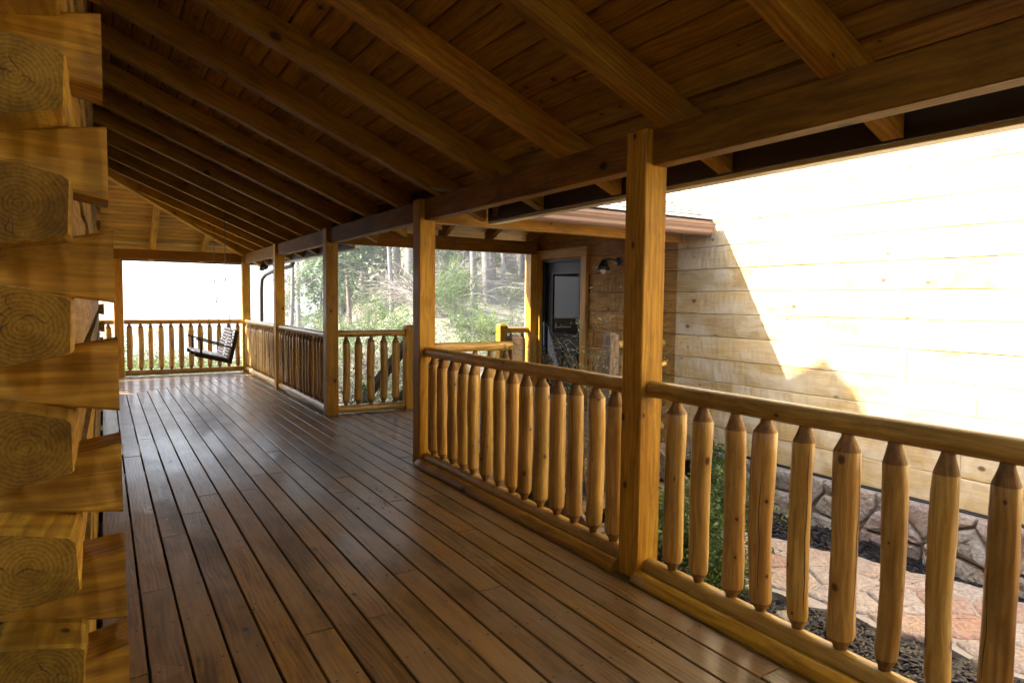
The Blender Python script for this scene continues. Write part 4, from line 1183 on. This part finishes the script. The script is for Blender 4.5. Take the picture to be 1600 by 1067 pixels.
while len(placed) < 150 and tries < 6000:
    tries += 1
    y = rs.uniform(24, 62) if rs.random() < .8 else rs.uniform(60, 95); ratio = rs.uniform(.20, .80); x = y*ratio
    if any(math.hypot(x-a, y-b) < 1.4+y*.015 for a, b in placed): continue
    if ratio < .30 and rs.random() < .86: continue
    if ratio < .36 and rs.random() < .5: continue
    placed.append((x, y)); q = rs.random()
    if q < .82: i = rs.choice((0, 0, 1, 1, 2, 3))
    elif q < .93: i = rs.choice((4, 5))
    else: i = 6
    place_tree(i, x, y, rs.uniform(.8, 1.25), rs.uniform(0, 6.28))
# slim trunks standing closer in the walkway gap
for k in range(34):
    y = rs.uniform(20, 36); x = y*rs.uniform(.37, .68)
    if x < 6 or any(math.hypot(x-a, y-b) < .9 for a, b in placed): continue
    placed.append((x, y)); place_tree(rs.choice((0, 1, 2, 2)), x, y, rs.uniform(.65, 1.0), rs.uniform(0, 6.28))
# signature trees seen in the gaps
for (i, x, y, s_) in ((5, 10.8, 31, .9), (5, 9.4, 34, .9), (6, 11.6, 25, .7), (3, 12.4, 24, .8)):
    place_tree(i, x, y, s_, rs.uniform(0, 6.28))
# arching brush (tangled bare shrubs) and green bushes
def brush_proto(seed, n=70, H=2.2, W=1.5, mat='twig'):
    rs_ = random.Random(seed); parts = []
    for k in range(n):
        a = rs_.uniform(0, 6.28); p = Vector((rs_.gauss(0, W*.25), rs_.gauss(0, W*.25), -.1)); d = Vector((math.cos(a)*rs_.uniform(.1, .9), math.sin(a)*rs_.uniform(.1, .9), 1)).normalized()
        L = H*rs_.uniform(.5, 1.1); pts = [p.copy()]; rads = [.012]
        for i in range(7):
            d = (d+Vector((math.cos(a)*.10, math.sin(a)*.10, -.17))+Vector((rs_.gauss(0, .12), rs_.gauss(0, .12), rs_.gauss(0, .08)))).normalized(); p = p+d*L/6; pts.append(p.copy()); rads.append(.012*(1-i/8.5)+.0025)
        parts.append(tube(pts, rads, 3, cap=False))
        for j in range(3):
            i = rs_.randrange(2, 7); branch(parts, pts[i], (d+Vector((rs_.gauss(0, .7), rs_.gauss(0, .7), rs_.gauss(.2, .5)))).normalized(), L*.35, .006, 1, rs_, 3, 2, .6, .05, 3, .0028)
    me = mesh(*join(parts)); me.materials.append(M[mat]); return me
BR = [brush_proto(s) for s in (1, 2, 3)]
def bush_proto(seed, H, W, nl, ls, lmat, tmat='twig_dark', stems=14, dense=.07):
    rs_ = random.Random(seed); parts, tips = [], []
    for k in range(stems):
        a = rs_.uniform(0, 6.28); d = Vector((math.cos(a)*rs_.uniform(.05, .75)*W/H, math.sin(a)*rs_.uniform(.05, .75)*W/H, 1)).normalized()
        branch(parts, Vector((rs_.gauss(0, .05*W), rs_.gauss(0, .05*W), -.03)), d, H*rs_.uniform(.7, 1.05), .007, 2, rs_, 4, 3, .5, .15, 4, .0016, tips, .14)
    st_ = mesh(*join(parts)); st_.materials.append(M[tmat])
    tips = [t for t in tips if t.z > H*.12]
    V, F = leafquads(tips, nl, ls, rs_, dense*H*.5); lv = mesh(V, F); lv.materials.append(M[lmat])
    return st_, lv
BU = [bush_proto(11, 1.3, 1.2, 2600, .040, 'leaf_lime', 'twig'), bush_proto(12, 1.5, 1.3, 2600, .045, 'leaf_green', 'twig'), bush_proto(13, 1.1, 1.3, 1800, .04, 'leaf_pale', 'twig')]
def shrub(x, y, s_, i, name, label, group, z=None, protos=None):
    st_, lv = (protos or BU)[i]; z = gz(x, y) if z is None else z
    t = empty(name, (x, y, z), label, 'shrub', group); mt = Matrix.Translation((x, y, z)) @ Matrix.Rotation(rs.uniform(0, 6.28), 4, 'Z') @ Matrix.Scale(s_, 4)
    mk('stems', st_, None, t, mt); mk('foliage', lv, None, t, mt)
for k in range(26):
    y = rs.uniform(12.5, 34); x = y*rs.uniform(.22, .78)
    if x < 4.6 and y < 17: continue
    s_ = rs.uniform(.5, .85)*(1 if y < 20 else 1.25)
    z = gz(x, y); o = mk('bramble', BR[k % 3], None, None, Matrix.Translation((x, y, z)) @ Matrix.Rotation(rs.uniform(0, 6.28), 4, 'Z') @ Matrix.Scale(s_, 4))
    tag(o, ('low ' if s_ < 1.25 else 'tall ')+'tangled leafless bramble with pale stems '+where(x, y), 'shrub', 'tangled brambles on the slope')
for k in range(60):
    y = rs.uniform(14.8, 32); x = y*rs.uniform(.20, .78)
    if x < 4.6 and y < 17.5: x = 4.6+rs.uniform(0, 3)
    q = rs.choice((0, 1, 2, 2)); shrub(x, y, rs.uniform(.5, 1.0), q, 'bush', ('lime green', 'dark green', 'pale grey-green')[q]+' bush '+('low on the near slope ' if y < 20 else 'farther up the slope ')+where(x, y), 'green bushes on the slope')
for k in range(46):     # seen through the end railing
    y = rs.uniform(15.6, 30); x = y*rs.uniform(-.10, .22)
    shrub(x, y, rs.uniform(.85, 1.3)+(y-15)*.02, rs.choice((0, 0, 2)), 'bush', ('near' if y < 22 else ('more distant' if y < 28 else 'distant'))+' yellow-green bush seen low through the '+('left' if x/y < .02 else ('middle' if x/y < .1 else 'right'))+' of the end railing', 'bushes below the end railing', z=gz(x, y))
for k in range(14):
    y = rs.uniform(18, 40); x = y*rs.uniform(-.05, .20)
    z = gz(x, y); o = mk('bramble', BR[k % 3], None, None, Matrix.Translation((x, y, z)) @ Matrix.Rotation(rs.uniform(0, 6.28), 4, 'Z') @ Matrix.Scale(rs.uniform(.8, 1.2), 4))
    tag(o, ('near' if y < 28 else 'distant')+' thin bare bramble beyond the '+('left' if x/y < .06 else 'right')+' half of the end railing', 'shrub', 'bare brambles beyond the end railing')
# near shrubs
NB_ = [bush_proto(31, .52, .50, 3600, .024, 'leaf_green', 'twig_dark', 16, .10), bush_proto(32, 1.15, .55, 3400, .017, 'leaf_pale', 'twig', 16, .05), bush_proto(33, 1.2, .8, 900, .042, 'leaf_green', 'twig_dark', 9, .05), bush_proto(34, .36, .5, 1800, .020, 'leaf_green', 'twig_dark', 12, .12)]
shrub(3.52, 3.42, 1.0, 0, 'leafy_shrub', 'dense green-leaved shrub behind the first balusters right of the foreground post', None, z=-.62, protos=NB_)
shrub(3.86, 3.52, .95, 0, 'leafy_shrub', 'green-leaved shrub bordering the left side of the stone path', None, z=-.60, protos=NB_)
shrub(3.30, 2.95, .80, 0, 'leafy_shrub', 'lower green shrub at the foot of the near railing by the foreground post', None, z=-.60, protos=NB_)
shrub(3.62, 3.05, .62, 0, 'leafy_shrub', 'small green shrub whose leaves hang over the near edge of the stone path', None, z=-.60, protos=NB_)
shrub(4.85, 4.05, .95, 3, 'leafy_shrub', 'small green shrub against the stone foundation, right of the path', None, z=-.48, protos=NB_)
shrub(5.10, 4.50, 1.1, 3, 'leafy_shrub', 'small green shrub in the corner between foundation and walkway', None, z=-.48, protos=NB_)
shrub(3.74, 4.66, 1.10, 1, 'flowering_shrub', 'twiggy shrub with tiny pale leaves in front of the grey newel and black door', None, z=-.60, protos=NB_)
shrub(2.95, 9.3, .85, 2, 'leafy_shrub', 'leafy shrub behind the five-baluster railing', None, z=-1.0, protos=NB_)
shrub(3.75, 10.6, .8, 2, 'leafy_shrub', 'leafy shrub behind the dark handrail of the far steps', None, z=-1.1, protos=NB_)
shrub(3.0, 12.6, .85, 2, 'leafy_shrub', 'tall thin shrub rising above the long glossy-topped railing', None, z=-1.6, protos=NB_)

# ------------------------------------------------------------------ air
hz = NB('haze_air'); hz.t.nodes.remove(hz.b); pv = hz.n('VolumePrincipled'); pv.inputs['Color'].default_value = (.93, .96, 1, 1); pv.inputs['Density'].default_value = .0036
pv.inputs['Anisotropy'].default_value = .3
hz.l(pv.outputs[0], hz.out.inputs['Volume'])
a, b = Vector((-2450, -2450, -400)), Vector((2450, 2450, 62)); c = (a+b)/2; s_ = (b-a)/2
V = [(sx*s_.x, sy*s_.y, sz*s_.z) for sz in (-1, 1) for sy in (-1, 1) for sx in (-1, 1)]
tag(mk('haze', mesh(V, [(0, 2, 3, 1), (4, 5, 7, 6), (0, 1, 5, 4), (2, 6, 7, 3), (0, 4, 6, 2), (1, 3, 7, 5)]), 'haze_air', None, Matrix.Translation(c)), kind='stuff')
